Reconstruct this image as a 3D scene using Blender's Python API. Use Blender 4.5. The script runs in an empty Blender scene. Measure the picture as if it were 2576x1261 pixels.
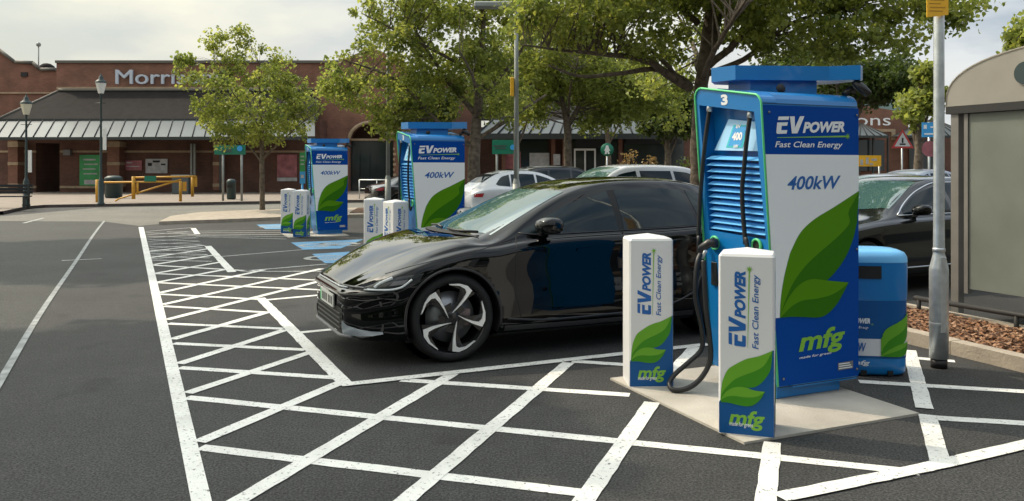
import bpy, math, random
import numpy as np
from mathutils import Vector, Matrix
R = math.radians
random.seed(7)
S = bpy.context.scene
COL = S.collection
# ---------------------------------------------------------------- camera
CH = 1.64; FPX = 2075.0; HOR = 425.0; CX = 1288.0      # eye height, focal length / horizon / centre of a 2576 px wide view
cam_d = bpy.data.cameras.new('camera'); cam = bpy.data.objects.new('camera', cam_d); COL.objects.link(cam)
cam.location = (0, 0, CH); cam.rotation_euler = (R(90), 0, 0)
cam_d.sensor_fit = 'HORIZONTAL'; cam_d.sensor_width = 36; cam_d.lens = FPX/2576*36
cam_d.shift_y = -(630.5-HOR)/2576; cam_d.clip_start = .05; cam_d.clip_end = 900
S.camera = cam
# ---------------------------------------------------------------- light
SUN_EL = 48.0; SUN_H = (-.90, .436)                     # horizontal direction towards the sun (behind left)
W = bpy.data.worlds.new('World'); S.world = W; W.use_nodes = True
nt = W.node_tree; nt.nodes.clear()
def N(t, **k):
    n = nt.nodes.new(t)
    for a, b in k.items(): setattr(n, a, b)
    return n
out = N('ShaderNodeOutputWorld'); bg = N('ShaderNodeBackground'); sky = N('ShaderNodeTexSky')
sky.sky_type = 'NISHITA'; sky.sun_disc = False; sky.sun_elevation = R(SUN_EL)
sky.sun_rotation = math.atan2(SUN_H[0], SUN_H[1]); sky.air_density = 1.2; sky.dust_density = 2.5
tc = N('ShaderNodeTexCoord'); mp = N('ShaderNodeMapping'); mp.inputs['Scale'].default_value = (1, 1, 2.6)
nz = N('ShaderNodeTexNoise'); nz.inputs['Scale'].default_value = 2.3; nz.inputs['Detail'].default_value = 7; nz.inputs['Roughness'].default_value = .55
rp = N('ShaderNodeValToRGB'); rp.color_ramp.elements[0].position = .30; rp.color_ramp.elements[1].position = .52
nz2 = N('ShaderNodeTexNoise'); nz2.inputs['Scale'].default_value = 4.5; nz2.inputs['Detail'].default_value = 6
rp2 = N('ShaderNodeValToRGB'); e = rp2.color_ramp.elements
e[0].position = .35; e[0].color = (7.0, 7.2, 7.35, 1); e[1].position = .60; e[1].color = (9.4, 9.2, 8.3, 1)
mx = N('ShaderNodeMix', data_type='RGBA')
L = nt.links.new
L(tc.outputs['Generated'], mp.inputs['Vector']); L(mp.outputs[0], nz.inputs['Vector']); L(mp.outputs[0], nz2.inputs['Vector'])
L(nz.outputs['Fac'], rp.inputs[0]); L(nz2.outputs['Fac'], rp2.inputs[0])
L(rp.outputs[0], mx.inputs[0]); L(sky.outputs[0], mx.inputs[6]); L(rp2.outputs[0], mx.inputs[7])
sx_ = N('ShaderNodeSeparateXYZ'); mr = N('ShaderNodeMapRange'); wm = N('ShaderNodeMix', data_type='RGBA', blend_type='MULTIPLY'); wm.inputs[0].default_value = 1
rw = N('ShaderNodeValToRGB'); rw.color_ramp.elements[0].color = (1.06, 1.03, .90, 1); rw.color_ramp.elements[1].color = (.93, .97, 1.04, 1)   # warmer air on the sun's side
L(tc.outputs['Generated'], sx_.inputs[0]); mr.inputs[1].default_value = -.6; mr.inputs[2].default_value = .6; L(sx_.outputs[0], mr.inputs[0]); L(mr.outputs[0], rw.inputs[0])
rz_ = N('ShaderNodeValToRGB'); ez = rz_.color_ramp.elements; ez[0].color = (.80, .80, .80, 1); ez[1].position = .75; ez[1].color = (1.02, 1.08, 1.16, 1)
wz = N('ShaderNodeMix', data_type='RGBA', blend_type='MULTIPLY'); wz.inputs[0].default_value = 1; L(sx_.outputs[2], rz_.inputs[0])
L(mx.outputs[2], wm.inputs[6]); L(rw.outputs[0], wm.inputs[7]); L(wm.outputs[2], wz.inputs[6]); L(rz_.outputs[0], wz.inputs[7]); 
dt = N('ShaderNodeVectorMath', operation='DOT_PRODUCT'); gm = N('ShaderNodeMapRange'); gs = N('ShaderNodeVectorMath', operation='SCALE')   # brighter haze round the sun
dt.inputs[1].default_value = (SUN_H[0]*math.cos(R(SUN_EL)), SUN_H[1]*math.cos(R(SUN_EL)), math.sin(R(SUN_EL))); gm.inputs[1].default_value = .70; gm.inputs[2].default_value = 1; gm.inputs[3].default_value = 1; gm.inputs[4].default_value = 3.5
L(tc.outputs['Generated'], dt.inputs[0]); L(dt.outputs['Value'], gm.inputs[0]); L(wz.outputs[2], gs.inputs[0]); L(gm.outputs[0], gs.inputs['Scale']); L(gs.outputs[0], bg.inputs[0]); bg.inputs[1].default_value = .120; L(bg.outputs[0], out.inputs[0])
sd = bpy.data.lights.new('sun', 'SUN'); sd.energy = 2.9; sd.angle = R(.55); sd.color = (1, .84, .64)
sun = bpy.data.objects.new('sun', sd); COL.objects.link(sun)
sv = Vector((SUN_H[0]*math.cos(R(SUN_EL)), SUN_H[1]*math.cos(R(SUN_EL)), math.sin(R(SUN_EL))))
sun.rotation_euler = sv.to_track_quat('Z', 'Y').to_euler()
S.view_settings.view_transform = 'Standard'; S.view_settings.look = 'None'; S.view_settings.exposure = 0.0; S.view_settings.gamma = 1
# ---------------------------------------------------------------- helpers
def G(px, py, z=0.):
    d = FPX*(CH-z)/(py-HOR); return Vector(((px-CX)/FPX*d, d, z))
def P(px, py, D): return Vector(((px-CX)/FPX*D, D, CH+(HOR-py)/FPX*D))
TH = R(24.5); UX, UY = math.cos(TH), math.sin(TH)
U = Vector((UX, UY, 0)); V = Vector((-UY, UX, 0))        # the car park's own grid
def ray(px, py): return Vector(((px-CX)/FPX, 1, (HOR-py)/FPX))
def hit(px, py, o, n):
    C0 = Vector((0, 0, CH)); r = ray(px, py); t = (Vector(o)-C0).dot(n)/r.dot(n); return C0+r*t
def tag(o, label=None, cat=None, group=None, kind=None):
    if label: o['label'] = label
    if cat: o['category'] = cat
    if group: o['group'] = group
    if kind: o['kind'] = kind
    return o
def empty(name, loc, rz=0, label=None, cat=None, group=None):
    o = bpy.data.objects.new(name, None); COL.objects.link(o); o.empty_display_size = .2
    o.location = loc; o.rotation_euler = (0, 0, rz); return tag(o, label, cat, group)
def kids(o): return [c for c in COL.objects if c.parent == o]
def dup(o, loc, rz=None, label=None, parent=None):
    c = o.copy(); COL.objects.link(c); c.parent = parent
    if parent is None:
        c.location = loc
        if rz is not None: c.rotation_euler = (0, 0, rz)
        if label: c['label'] = label
    for k in kids(o): dup(k, None, parent=c)
    return c
class MB:
    """collects faces, builds ONE mesh object"""
    def __init__(s): s.v = []; s.f = []; s.m = []; s.sm = []; s.off = None
    def add(s, vs, fs, m=0, sm=False, T=None):
        b = len(s.v)
        for p in vs:
            p = Vector(p)
            s.v.append(tuple(T @ p) if T is not None else tuple(p))
        for f in fs: s.f.append([b+i for i in f]); s.m.append(m); s.sm.append(sm)
        return s
    def box(s, x0, y0, z0, x1, y1, z1, m=0, T=None):
        return s.add([(x0,y0,z0),(x1,y0,z0),(x1,y1,z0),(x0,y1,z0),(x0,y0,z1),(x1,y0,z1),(x1,y1,z1),(x0,y1,z1)],
                     [(0,3,2,1),(4,5,6,7),(0,1,5,4),(1,2,6,5),(2,3,7,6),(3,0,4,7)], m, False, T)
    def hexa(s, p, m=0):  # 8 points: bottom ring then top ring
        return s.add(p, [(0,3,2,1),(4,5,6,7),(0,1,5,4),(1,2,6,5),(2,3,7,6),(3,0,4,7)], m)
    def rbox(s, x0, y0, z0, x1, y1, z1, b=.01, m=0, T=None):
        """box with bevelled edges"""
        vs = []; fs = []
        sx, sy, sz = (x0, x1), (y0, y1), (z0, z1); idx = {}
        for i in (0,1):
            for j in (0,1):
                for k in (0,1):
                    for a in range(3):
                        p = [sx[i], sy[j], sz[k]]; sg = [1-2*i, 1-2*j, 1-2*k]
                        for c in range(3):
                            if c != a: p[c] += sg[c]*b
                        idx[i,j,k,a] = len(vs); vs.append(p)
        def q(*k): fs.append([idx[t] for t in k])
        for i in (0,1): q((i,0,0,0),(i,1,0,0),(i,1,1,0),(i,0,1,0))
        for j in (0,1): q((0,j,0,1),(1,j,0,1),(1,j,1,1),(0,j,1,1))
        for k in (0,1): q((0,0,k,2),(1,0,k,2),(1,1,k,2),(0,1,k,2))
        for i in (0,1):
            for j in (0,1): q((i,j,0,0),(i,j,1,0),(i,j,1,1),(i,j,0,1))
        for i in (0,1):
            for k in (0,1): q((i,0,k,0),(i,1,k,0),(i,1,k,2),(i,0,k,2))
        for j in (0,1):
            for k in (0,1): q((0,j,k,1),(1,j,k,1),(1,j,k,2),(0,j,k,2))
        for i in (0,1):
            for j in (0,1):
                for k in (0,1): fs.append([idx[i,j,k,0], idx[i,j,k,1], idx[i,j,k,2]])
        return s.add(vs, fs, m, False, T)
    def tube(s, pts, r, n=8, m=0, caps=True, sm=True):
        pts = [Vector(p) for p in pts]; rs = r if isinstance(r, (list, tuple)) else [r]*len(pts)
        vs = []; fs = []; up = None
        for i, p in enumerate(pts):
            d = (pts[min(i+1, len(pts)-1)]-pts[max(i-1, 0)])
            d = d.normalized() if d.length > 1e-9 else Vector((0,0,1))
            if up is None: up = d.orthogonal().normalized()
            up = (up-d*up.dot(d)); up = up.normalized() if up.length > 1e-6 else d.orthogonal().normalized()
            sd_ = d.cross(up)
            for k in range(n):
                a = 2*math.pi*k/n; vs.append(p+(up*math.cos(a)+sd_*math.sin(a))*rs[i])
        for i in range(len(pts)-1):
            for k in range(n): fs.append((i*n+k, i*n+(k+1)%n, (i+1)*n+(k+1)%n, (i+1)*n+k))
        s.add(vs, fs, m, sm)
        if caps:
            b = len(s.v)-len(vs)
            s.f.append([b+k for k in range(n)][::-1]); s.m.append(m); s.sm.append(False)
            s.f.append([b+(len(pts)-1)*n+k for k in range(n)]); s.m.append(m); s.sm.append(False)
        return s
    def lathe(s, prof, c=(0,0,0), n=24, m=0, sm=True, T=None, sx=1, sy=1):
        vs = []; fs = []
        for r, z in prof:
            for k in range(n):
                a = 2*math.pi*k/n; vs.append((c[0]+r*sx*math.cos(a), c[1]+r*sy*math.sin(a), c[2]+z))
        for i in range(len(prof)-1):
            for k in range(n): fs.append((i*n+k, i*n+(k+1)%n, (i+1)*n+(k+1)%n, (i+1)*n+k))
        return s.add(vs, fs, m, sm, T)
    def prism(s, poly, z0, z1, m=0, T=None):
        n = len(poly); vs = [(x,y,z0) for x,y in poly]+[(x,y,z1) for x,y in poly]
        fs = [list(range(n))[::-1], [n+i for i in range(n)]]+[(i,(i+1)%n,n+(i+1)%n,n+i) for i in range(n)]
        return s.add(vs, fs, m, False, T)
    def build(s, name, mats, parent=None, fix=True):
        me = bpy.data.meshes.new(name); me.from_pydata(s.v, [], s.f)
        for mt in (mats if isinstance(mats, (list, tuple)) else [mats]): me.materials.append(mt)
        me.polygons.foreach_set('material_index', s.m); me.polygons.foreach_set('use_smooth', s.sm)
        if fix:
            import bmesh
            bm = bmesh.new(); bm.from_mesh(me); bmesh.ops.recalc_face_normals(bm, faces=bm.faces); bm.to_mesh(me); bm.free()
        me.update()
        o = bpy.data.objects.new(name, me); COL.objects.link(o); o.parent = parent
        return o
# ---------------------------------------------------------------- materials
def mat(name, col, rough=.6, metal=0., coat=0., var=0., vscale=5., bump=0., bscale=40., ior=None, spec=None, emit=None, alpha=None, col2=None, obj=True, detail=4, trans=None, cior=None):
    m = bpy.data.materials.new(name); m.use_nodes = True; t = m.node_tree; b = t.nodes['Principled BSDF']
    b.inputs['Base Color'].default_value = (*col, 1); b.inputs['Roughness'].default_value = rough
    b.inputs['Metallic'].default_value = metal; b.inputs['Coat Weight'].default_value = coat
    if coat: b.inputs['Coat Roughness'].default_value = .02
    if cior: b.inputs['Coat IOR'].default_value = cior
    if ior: b.inputs['IOR'].default_value = ior
    if spec is not None: b.inputs['Specular IOR Level'].default_value = spec
    if trans: b.inputs['Transmission Weight'].default_value = trans
    if emit: b.inputs['Emission Color'].default_value = (*emit[:3], 1); b.inputs['Emission Strength'].default_value = emit[3]
    if var or bump or col2:
        c = t.nodes.new('ShaderNodeTexCoord')
        if var or col2:
            n = t.nodes.new('ShaderNodeTexNoise'); n.inputs['Scale'].default_value = vscale; n.inputs['Detail'].default_value = detail
            t.links.new(c.outputs['Object'], n.inputs['Vector'])
            r_ = t.nodes.new('ShaderNodeValToRGB'); r_.color_ramp.elements[0].position = .32; r_.color_ramp.elements[1].position = .68
            c2 = col2 or tuple(x*(1-var) for x in col); c1 = col if col2 else tuple(min(1, x*(1+var)) for x in col)
            r_.color_ramp.elements[0].color = (*c2, 1); r_.color_ramp.elements[1].color = (*c1, 1)
            t.links.new(n.outputs['Fac'], r_.inputs[0]); t.links.new(r_.outputs[0], b.inputs['Base Color'])
        if bump:
            n2 = t.nodes.new('ShaderNodeTexNoise'); n2.inputs['Scale'].default_value = bscale; n2.inputs['Detail'].default_value = 3
            bp = t.nodes.new('ShaderNodeBump'); bp.inputs['Strength'].default_value = bump; bp.inputs['Distance'].default_value = .02
            t.links.new(c.outputs['Object'], n2.inputs['Vector']); t.links.new(n2.outputs['Fac'], bp.inputs['Height']); t.links.new(bp.outputs[0], b.inputs['Normal'])
    return m
def asphalt(name, base, speck, big):
    m = bpy.data.materials.new(name); m.use_nodes = True; t = m.node_tree; b = t.nodes['Principled BSDF']; nn = t.nodes.new; l = t.links.new
    c = nn('ShaderNodeTexCoord')
    n1 = nn('ShaderNodeTexNoise'); n1.inputs['Scale'].default_value = 70; n1.inputs['Detail'].default_value = 4; n1.inputs['Roughness'].default_value = .8
    v = nn('ShaderNodeTexVoronoi'); v.inputs['Scale'].default_value = 55
    n2 = nn('ShaderNodeTexNoise'); n2.inputs['Scale'].default_value = .55; n2.inputs['Detail'].default_value = 7; n2.inputs['Roughness'].default_value = .62
    n3 = nn('ShaderNodeTexNoise'); n3.inputs['Scale'].default_value = 9; n3.inputs['Detail'].default_value = 5
    for x in (n1, v, n2, n3): l(c.outputs['Object'], x.inputs['Vector'])
    r1 = nn('ShaderNodeValToRGB'); r1.color_ramp.elements[0].position = .42; r1.color_ramp.elements[1].position = .64
    r1.color_ramp.elements[0].color = (*[x*.6 for x in base], 1); r1.color_ramp.elements[1].color = (*speck, 1)
    l(n1.outputs['Fac'], r1.inputs[0])
    r2 = nn('ShaderNodeValToRGB'); r2.color_ramp.elements[0].position = .3; r2.color_ramp.elements[1].position = .7
    r2.color_ramp.elements[0].color = (1-big,)*3+(1,); r2.color_ramp.elements[1].color = (1+big,)*3+(1,)
    l(n2.outputs['Fac'], r2.inputs[0])
    r3 = nn('ShaderNodeValToRGB'); r3.color_ramp.elements[0].position = .35; r3.color_ramp.elements[1].position = .7
    r3.color_ramp.elements[0].color = (.9,)*3+(1,); r3.color_ramp.elements[1].color = (1.12,)*3+(1,)
    l(n3.outputs['Fac'], r3.inputs[0])
    m1 = nn('ShaderNodeMix'); m1.data_type = 'RGBA'; m1.blend_type = 'MULTIPLY'; m1.inputs[0].default_value = 1
    m2 = nn('ShaderNodeMix'); m2.data_type = 'RGBA'; m2.blend_type = 'MULTIPLY'; m2.inputs[0].default_value = 1
    l(r1.outputs[0], m1.inputs[6]); l(r2.outputs[0], m1.inputs[7]); l(m1.outputs[2], m2.inputs[6]); l(r3.outputs[0], m2.inputs[7])
    l(m2.outputs[2], b.inputs['Base Color']); b.inputs['Roughness'].default_value = .8; b.inputs['Specular IOR Level'].default_value = .35
    st = nn('ShaderNodeTexNoise'); st.inputs['Scale'].default_value = 1.35; st.inputs['Detail'].default_value = 3; l(c.outputs['Object'], st.inputs['Vector'])
    rs = nn('ShaderNodeValToRGB'); rs.color_ramp.elements[0].position = .64; rs.color_ramp.elements[1].position = .70; rs.color_ramp.elements[0].color = (1,1,1,1); rs.color_ramp.elements[1].color = (.72,.72,.73,1); l(st.outputs['Fac'], rs.inputs[0])
    m3 = nn('ShaderNodeMix'); m3.data_type = 'RGBA'; m3.blend_type = 'MULTIPLY'; m3.inputs[0].default_value = 1; l(m2.outputs[2], m3.inputs[6]); l(rs.outputs[0], m3.inputs[7]); l(m3.outputs[2], b.inputs['Base Color'])
    bp = nn('ShaderNodeBump'); bp.inputs['Strength'].default_value = .35; bp.inputs['Distance'].default_value = .006
    l(v.outputs['Distance'], bp.inputs['Height']); l(bp.outputs[0], b.inputs['Normal'])
    return m
def brickmat(name, c1, c2, mortar):
    m = bpy.data.materials.new(name); m.use_nodes = True; t = m.node_tree; b = t.nodes['Principled BSDF']; nn = t.nodes.new; l = t.links.new
    c = nn('ShaderNodeTexCoord'); mp_ = nn('ShaderNodeMapping'); mp_.inputs['Rotation'].default_value = (R(90), 0, 0)
    br = nn('ShaderNodeTexBrick'); br.inputs['Scale'].default_value = 1; br.inputs['Brick Width'].default_value = .225; br.inputs['Row Height'].default_value = .075
    br.inputs['Mortar Size'].default_value = .008; br.inputs['Color1'].default_value = (*c1, 1); br.inputs['Color2'].default_value = (*c2, 1); br.inputs['Mortar'].default_value = (*mortar, 1)
    l(c.outputs['Object'], mp_.inputs[0]); l(mp_.outputs[0], br.inputs['Vector'])
    n = nn('ShaderNodeTexNoise'); n.inputs['Scale'].default_value = .8; n.inputs['Detail'].default_value = 8; l(c.outputs['Object'], n.inputs['Vector'])
    r_ = nn('ShaderNodeValToRGB'); r_.color_ramp.elements[0].color = (.72,.72,.72,1); r_.color_ramp.elements[1].color = (1.25,1.22,1.2,1); r_.color_ramp.elements[0].position = .3; r_.color_ramp.elements[1].position = .7
    l(n.outputs['Fac'], r_.inputs[0])
    m1 = nn('ShaderNodeMix'); m1.data_type = 'RGBA'; m1.blend_type = 'MULTIPLY'; m1.inputs[0].default_value = 1
    l(br.outputs['Color'], m1.inputs[6]); l(r_.outputs[0], m1.inputs[7]); l(m1.outputs[2], b.inputs['Base Color']); b.inputs['Roughness'].default_value = .85
    return m
def leafmat(name, ca, cb, tr=.45, tcol=None):
    m = bpy.data.materials.new(name); m.use_nodes = True; t = m.node_tree; nn = t.nodes.new; l = t.links.new; b = t.nodes['Principled BSDF']; o = t.nodes['Material Output']
    a = nn('ShaderNodeAttribute'); a.attribute_name = 'rnd'
    r_ = nn('ShaderNodeValToRGB'); r_.color_ramp.elements[0].color = (*ca, 1); r_.color_ramp.elements[1].color = (*cb, 1)
    l(a.outputs['Fac'], r_.inputs[0]); l(r_.outputs[0], b.inputs['Base Color']); b.inputs['Roughness'].default_value = .45; b.inputs['Specular IOR Level'].default_value = .4
    tl = nn('ShaderNodeBsdfTranslucent'); hs = nn('ShaderNodeHueSaturation'); hs.inputs['Value'].default_value = 1.7; hs.inputs['Saturation'].default_value = 1.1; hs.inputs['Hue'].default_value = .488
    l(r_.outputs[0], hs.inputs['Color']); l(hs.outputs[0], tl.inputs[0])
    mxs = nn('ShaderNodeMixShader'); mxs.inputs[0].default_value = tr; l(b.outputs[0], mxs.inputs[1]); l(tl.outputs[0], mxs.inputs[2]); l(mxs.outputs[0], o.inputs[0])
    return m
M = {}
M['asphalt'] = asphalt('dark_asphalt', (.017,.0185,.0192), (.080,.079,.076), .26)
M['oldasphalt'] = asphalt('worn_asphalt', (.033,.037,.034), (.088,.089,.084), .18)
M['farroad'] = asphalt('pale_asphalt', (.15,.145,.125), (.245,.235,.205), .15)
def wornpaint(name, col, under, chips, smudge):
    m = bpy.data.materials.new(name); m.use_nodes = True; t = m.node_tree; b = t.nodes['Principled BSDF']; nn = t.nodes.new; l = t.links.new; c = nn('ShaderNodeTexCoord')
    a = nn('ShaderNodeTexNoise'); a.inputs['Scale'].default_value = 38; a.inputs['Detail'].default_value = 6; a.inputs['Roughness'].default_value = .75
    d = nn('ShaderNodeTexNoise'); d.inputs['Scale'].default_value = 1.7; d.inputs['Detail'].default_value = 8; d.inputs['Roughness'].default_value = .65
    for x in (a, d): l(c.outputs['Object'], x.inputs['Vector'])
    r1 = nn('ShaderNodeValToRGB'); r1.color_ramp.elements[0].position = chips; r1.color_ramp.elements[1].position = chips+.035; l(a.outputs['Fac'], r1.inputs[0])
    r2 = nn('ShaderNodeValToRGB'); r2.color_ramp.elements[0].position = .30; r2.color_ramp.elements[1].position = .56; r2.color_ramp.elements[0].color = (*[x*smudge for x in col], 1); r2.color_ramp.elements[1].color = (*col, 1); l(d.outputs['Fac'], r2.inputs[0])
    mx_ = nn('ShaderNodeMix'); mx_.data_type = 'RGBA'; mx_.inputs[6].default_value = (*under, 1); l(r1.outputs[0], mx_.inputs[0]); l(r2.outputs[0], mx_.inputs[7]); l(mx_.outputs[2], b.inputs['Base Color'])
    b.inputs['Roughness'].default_value = .6; bp = nn('ShaderNodeBump'); bp.inputs['Strength'].default_value = .3; bp.inputs['Distance'].default_value = .01; l(a.outputs['Fac'], bp.inputs['Height']); l(bp.outputs[0], b.inputs['Normal']); return m
M['line'] = wornpaint('line_paint', (.76,.755,.715), (.09,.09,.09), .385, .76)
M['lineworn'] = wornpaint('worn_line_paint', (.48,.49,.47), (.09,.09,.09), .45, .55)
M['seam'] = mat('seam_paint', (.36,.38,.38), .6, col2=(.14,.15,.15), vscale=6, detail=8)
M['blueline'] = mat('blue_bay_paint', (.13,.34,.56), .6, col2=(.09,.24,.42), vscale=4, detail=8)
M['concrete'] = mat('pad_concrete', (.43,.40,.35), .85, var=.17, vscale=2.2, bump=.3, bscale=60, detail=8)
M['paving'] = mat('paving', (.23,.19,.155), .85, var=.14, vscale=1.4, detail=8)
M['kerb'] = mat('kerb_stone', (.36,.31,.25), .85, var=.16, vscale=5, bump=.3, detail=8)
M['kerbdark'] = mat('kerb_dark', (.10,.08,.075), .85, var=.2)
M['mulch'] = mat('bark_mulch', (.20,.10,.055), .9, col2=(.055,.028,.016), vscale=26, bump=.9, bscale=30, detail=6)
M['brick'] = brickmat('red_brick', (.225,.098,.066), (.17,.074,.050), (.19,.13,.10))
M['brickshade'] = brickmat('shaded_brick', (.135,.056,.040), (.095,.040,.030), (.13,.095,.075))  # red brick darkened to put the shade under the canopies into its colour
M['stone'] = mat('sand_stone', (.36,.27,.18), .8, var=.15)
M['slate'] = mat('roof_slate', (.018,.016,.016), .9, var=.2, vscale=2.2, detail=9, spec=.15, bump=.3, bscale=8)
M['canopy'] = mat('canopy_glass', (.055,.07,.075), .38, var=.12, vscale=.7, spec=.6)
M['canopyrib'] = mat('canopy_rib', (.02,.022,.025), .8)
M['fascia'] = mat('dark_fascia', (.022,.03,.03), .5)
M['darkint'] = mat('dark_interior', (.016,.016,.018), .7)
M['darkglass'] = mat('shop_glass', (.02,.028,.03), .08)
M['letter'] = mat('letter_metal', (.52,.57,.66), .4)
M['coping'] = mat('coping', (.12,.115,.10), .7)
M['blue'] = mat('blue_casing', (.004,.175,.49), .33, coat=.3)
M['bluelt'] = mat('light_blue_casing', (.16,.52,.92), .33, coat=.3)
M['bluepale'] = mat('pale_blue_casing', (.36,.66,.95), .4)
M['navy'] = mat('navy_vinyl', (.000,.058,.32), .45, spec=.1)
M['bollblue'] = mat('bollard_blue_vinyl', (.004,.085,.28), .45, spec=.3)
M['panelwhite'] = mat('panel_white', (.80,.83,.86), .42)
M['bollwhite'] = mat('bollard_white', (.72,.72,.73), .42)
M['txtwhite'] = mat('white_lettering', (.80,.82,.84), .5)
M['txtblue'] = mat('blue_lettering', (.010,.115,.40), .5)
M['txtgreen'] = mat('green_lettering', (.20,.46,.04), .5)
M['leafl'] = mat('light_leaf_vinyl', (.085,.25,.003), .45, spec=.15)
M['leafd'] = mat('dark_leaf_vinyl', (.030,.15,.002), .45, spec=.15)
M['bleafl'] = mat('bollard_light_leaf', (.14,.37,.03), .45, spec=.2)
M['bleafd'] = mat('bollard_dark_leaf', (.05,.24,.015), .45, spec=.2)
M['edgegreen'] = mat('green_edge_trim', (.10,.58,.22), .4)
M['cyan'] = mat('cyan_trim', (.04,.55,.62), .4)
M['rubber'] = mat('black_rubber', (.012,.012,.014), .45)
M['blackplastic'] = mat('black_plastic', (.02,.02,.022), .35)
M['greyplastic'] = mat('grey_plastic', (.16,.16,.17), .4)
M['galv'] = mat('galvanised_steel', (.56,.59,.60), .40, metal=.65, var=.14, vscale=14, detail=6)
M['greypole'] = mat('grey_pole_paint', (.26,.28,.27), .5, metal=.2, var=.1)
M['orangesign'] = mat('amber_sign', (.86,.46,.02), .5, var=.08, vscale=9)
M['signdark'] = mat('sign_ink', (.45,.22,.01), .5)
M['yellow'] = mat('barrier_yellow', (.55,.28,.02), .5, var=.15)
M['greensign'] = mat('green_sign', (.006,.17,.105), .45)
M['bluesign'] = mat('blue_sign', (.04,.33,.72), .45)
M['redsign'] = mat('red_sign', (.62,.05,.05), .45)
M['pinkposter'] = mat('pink_poster', (.34,.11,.13), .5, var=.3, vscale=3)
M['greenposter'] = mat('green_poster', (.04,.32,.10), .5, var=.2, vscale=2)
M['whiteposter'] = mat('white_poster', (.45,.45,.47), .5, var=.2, vscale=3)
M['bark'] = mat('tree_bark', (.17,.135,.10), .9, col2=(.065,.050,.038), vscale=9, bump=.8, bscale=18, detail=8)
M['leafA'] = leafmat('maple_leaf', (.088,.132,.034), (.33,.36,.092), .52)
M['leafB'] = leafmat('dark_leaf', (.030,.052,.014), (.10,.14,.032), .36)
M['leafC'] = leafmat('dry_leaf', (.15,.10,.04), (.34,.25,.10), .35)
M['carblack'] = mat('black_car_paint', (.0010,.0014,.0022), .03, coat=1.0, ior=1.3, cior=1.3)
M['cardark'] = mat('charcoal_car_paint', (.012,.014,.017), .16, metal=.3, coat=1.0)
M['carsilver'] = mat('silver_car_paint', (.36,.40,.46), .3, metal=.55, coat=1.0)
M['carwhite'] = mat('white_car_paint', (.60,.63,.68), .25, coat=1.0)
M['carglass'] = mat('car_glass', (.006,.016,.020), .02, ior=1.45)
M['screen'] = mat('windscreen_glass', (.05,.11,.11), .02, ior=3.0)
M['tyre'] = mat('tyre_rubber', (.007,.007,.008), .75, bump=.2)
M['rimsilver'] = mat('machined_alloy', (.85,.86,.86), .35, metal=.35)
M['rimblack'] = mat('gloss_black_alloy', (.010,.010,.011), .25)
M['chrome'] = mat('bright_trim', (.72,.74,.77), .15, metal=1.)
M['disc'] = mat('brake_disc', (.30,.31,.33), .35, metal=.8)
M['caliper'] = mat('brake_caliper', (.22,.16,.16), .5)
M['lampglass'] = mat('headlamp_glass', (.03,.032,.036), .05, ior=1.6)
M['drl'] = mat('headlamp_strip', (.62,.66,.68), .15)
M['taillight'] = mat('tail_lamp', (.35,.01,.015), .2, coat=.5)
M['plate'] = mat('number_plate', (.70,.70,.66), .4)
M['black'] = mat('matt_black', (.010,.010,.010), .7)
M['lantern'] = mat('lantern_glass', (.70,.66,.52), .3)
M['lanternw'] = mat('lantern_white', (.78,.78,.76), .3)
M['greeniron'] = mat('green_cast_iron', (.018,.038,.040), .5)
M['shelterframe'] = mat('shelter_frame', (.20,.19,.175), .5, metal=.4, var=.1)
M['shelterdark'] = mat('shelter_beam', (.018,.018,.018), .7)
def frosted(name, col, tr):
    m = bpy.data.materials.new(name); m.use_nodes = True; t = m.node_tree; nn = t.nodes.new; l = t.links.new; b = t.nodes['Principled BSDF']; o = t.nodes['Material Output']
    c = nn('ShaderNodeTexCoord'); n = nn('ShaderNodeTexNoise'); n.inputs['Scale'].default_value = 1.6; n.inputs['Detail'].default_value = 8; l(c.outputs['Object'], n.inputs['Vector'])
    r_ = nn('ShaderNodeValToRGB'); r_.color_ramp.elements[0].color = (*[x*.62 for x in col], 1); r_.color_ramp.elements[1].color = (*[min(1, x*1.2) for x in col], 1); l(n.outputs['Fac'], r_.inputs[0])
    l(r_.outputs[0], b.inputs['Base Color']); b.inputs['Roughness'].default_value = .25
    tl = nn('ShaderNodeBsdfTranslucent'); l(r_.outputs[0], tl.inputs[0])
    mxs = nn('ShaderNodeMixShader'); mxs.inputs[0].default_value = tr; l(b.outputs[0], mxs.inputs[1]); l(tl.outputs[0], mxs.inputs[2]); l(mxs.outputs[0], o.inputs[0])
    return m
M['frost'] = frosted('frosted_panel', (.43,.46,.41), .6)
M['frostroof'] = frosted('frosted_roof', (.56,.53,.47), .45)
# ---------------------------------------------------------------- lettering
_TC = {}
def glyphs(s, bold=.02, shear=.0):
    k = (s, bold, shear)
    if k in _TC: return _TC[k]
    cu = bpy.data.curves.new('t', 'FONT'); cu.body = s; cu.offset = bold; cu.shear = shear; cu.resolution_u = 3
    ob = bpy.data.objects.new('t', cu); me = bpy.data.meshes.new_from_object(ob)
    v = np.array([tuple(x.co) for x in me.vertices]); f = [list(p.vertices) for p in me.polygons]
    mn = v.min(0); mxx = v.max(0); v = (v-mn)/np.maximum(mxx-mn, 1e-6)
    bpy.data.objects.remove(ob); bpy.data.curves.remove(cu); bpy.data.meshes.remove(me)
    _TC[k] = (v[:, :2], f); return _TC[k]
def text(mb, s, fn, x0, z0, x1, z1, m=0, bold=.02, shear=0., skew=0.):
    """lettering that fills the box x0..x1, z0..z1 of a surface; fn maps (x, z) on that surface to a point"""
    v, f = glyphs(s, bold, shear)
    mb.add([fn(x0+a*(x1-x0), z0+b*(z1-z0)+a*skew) for a, b in v], f, m)
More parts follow.
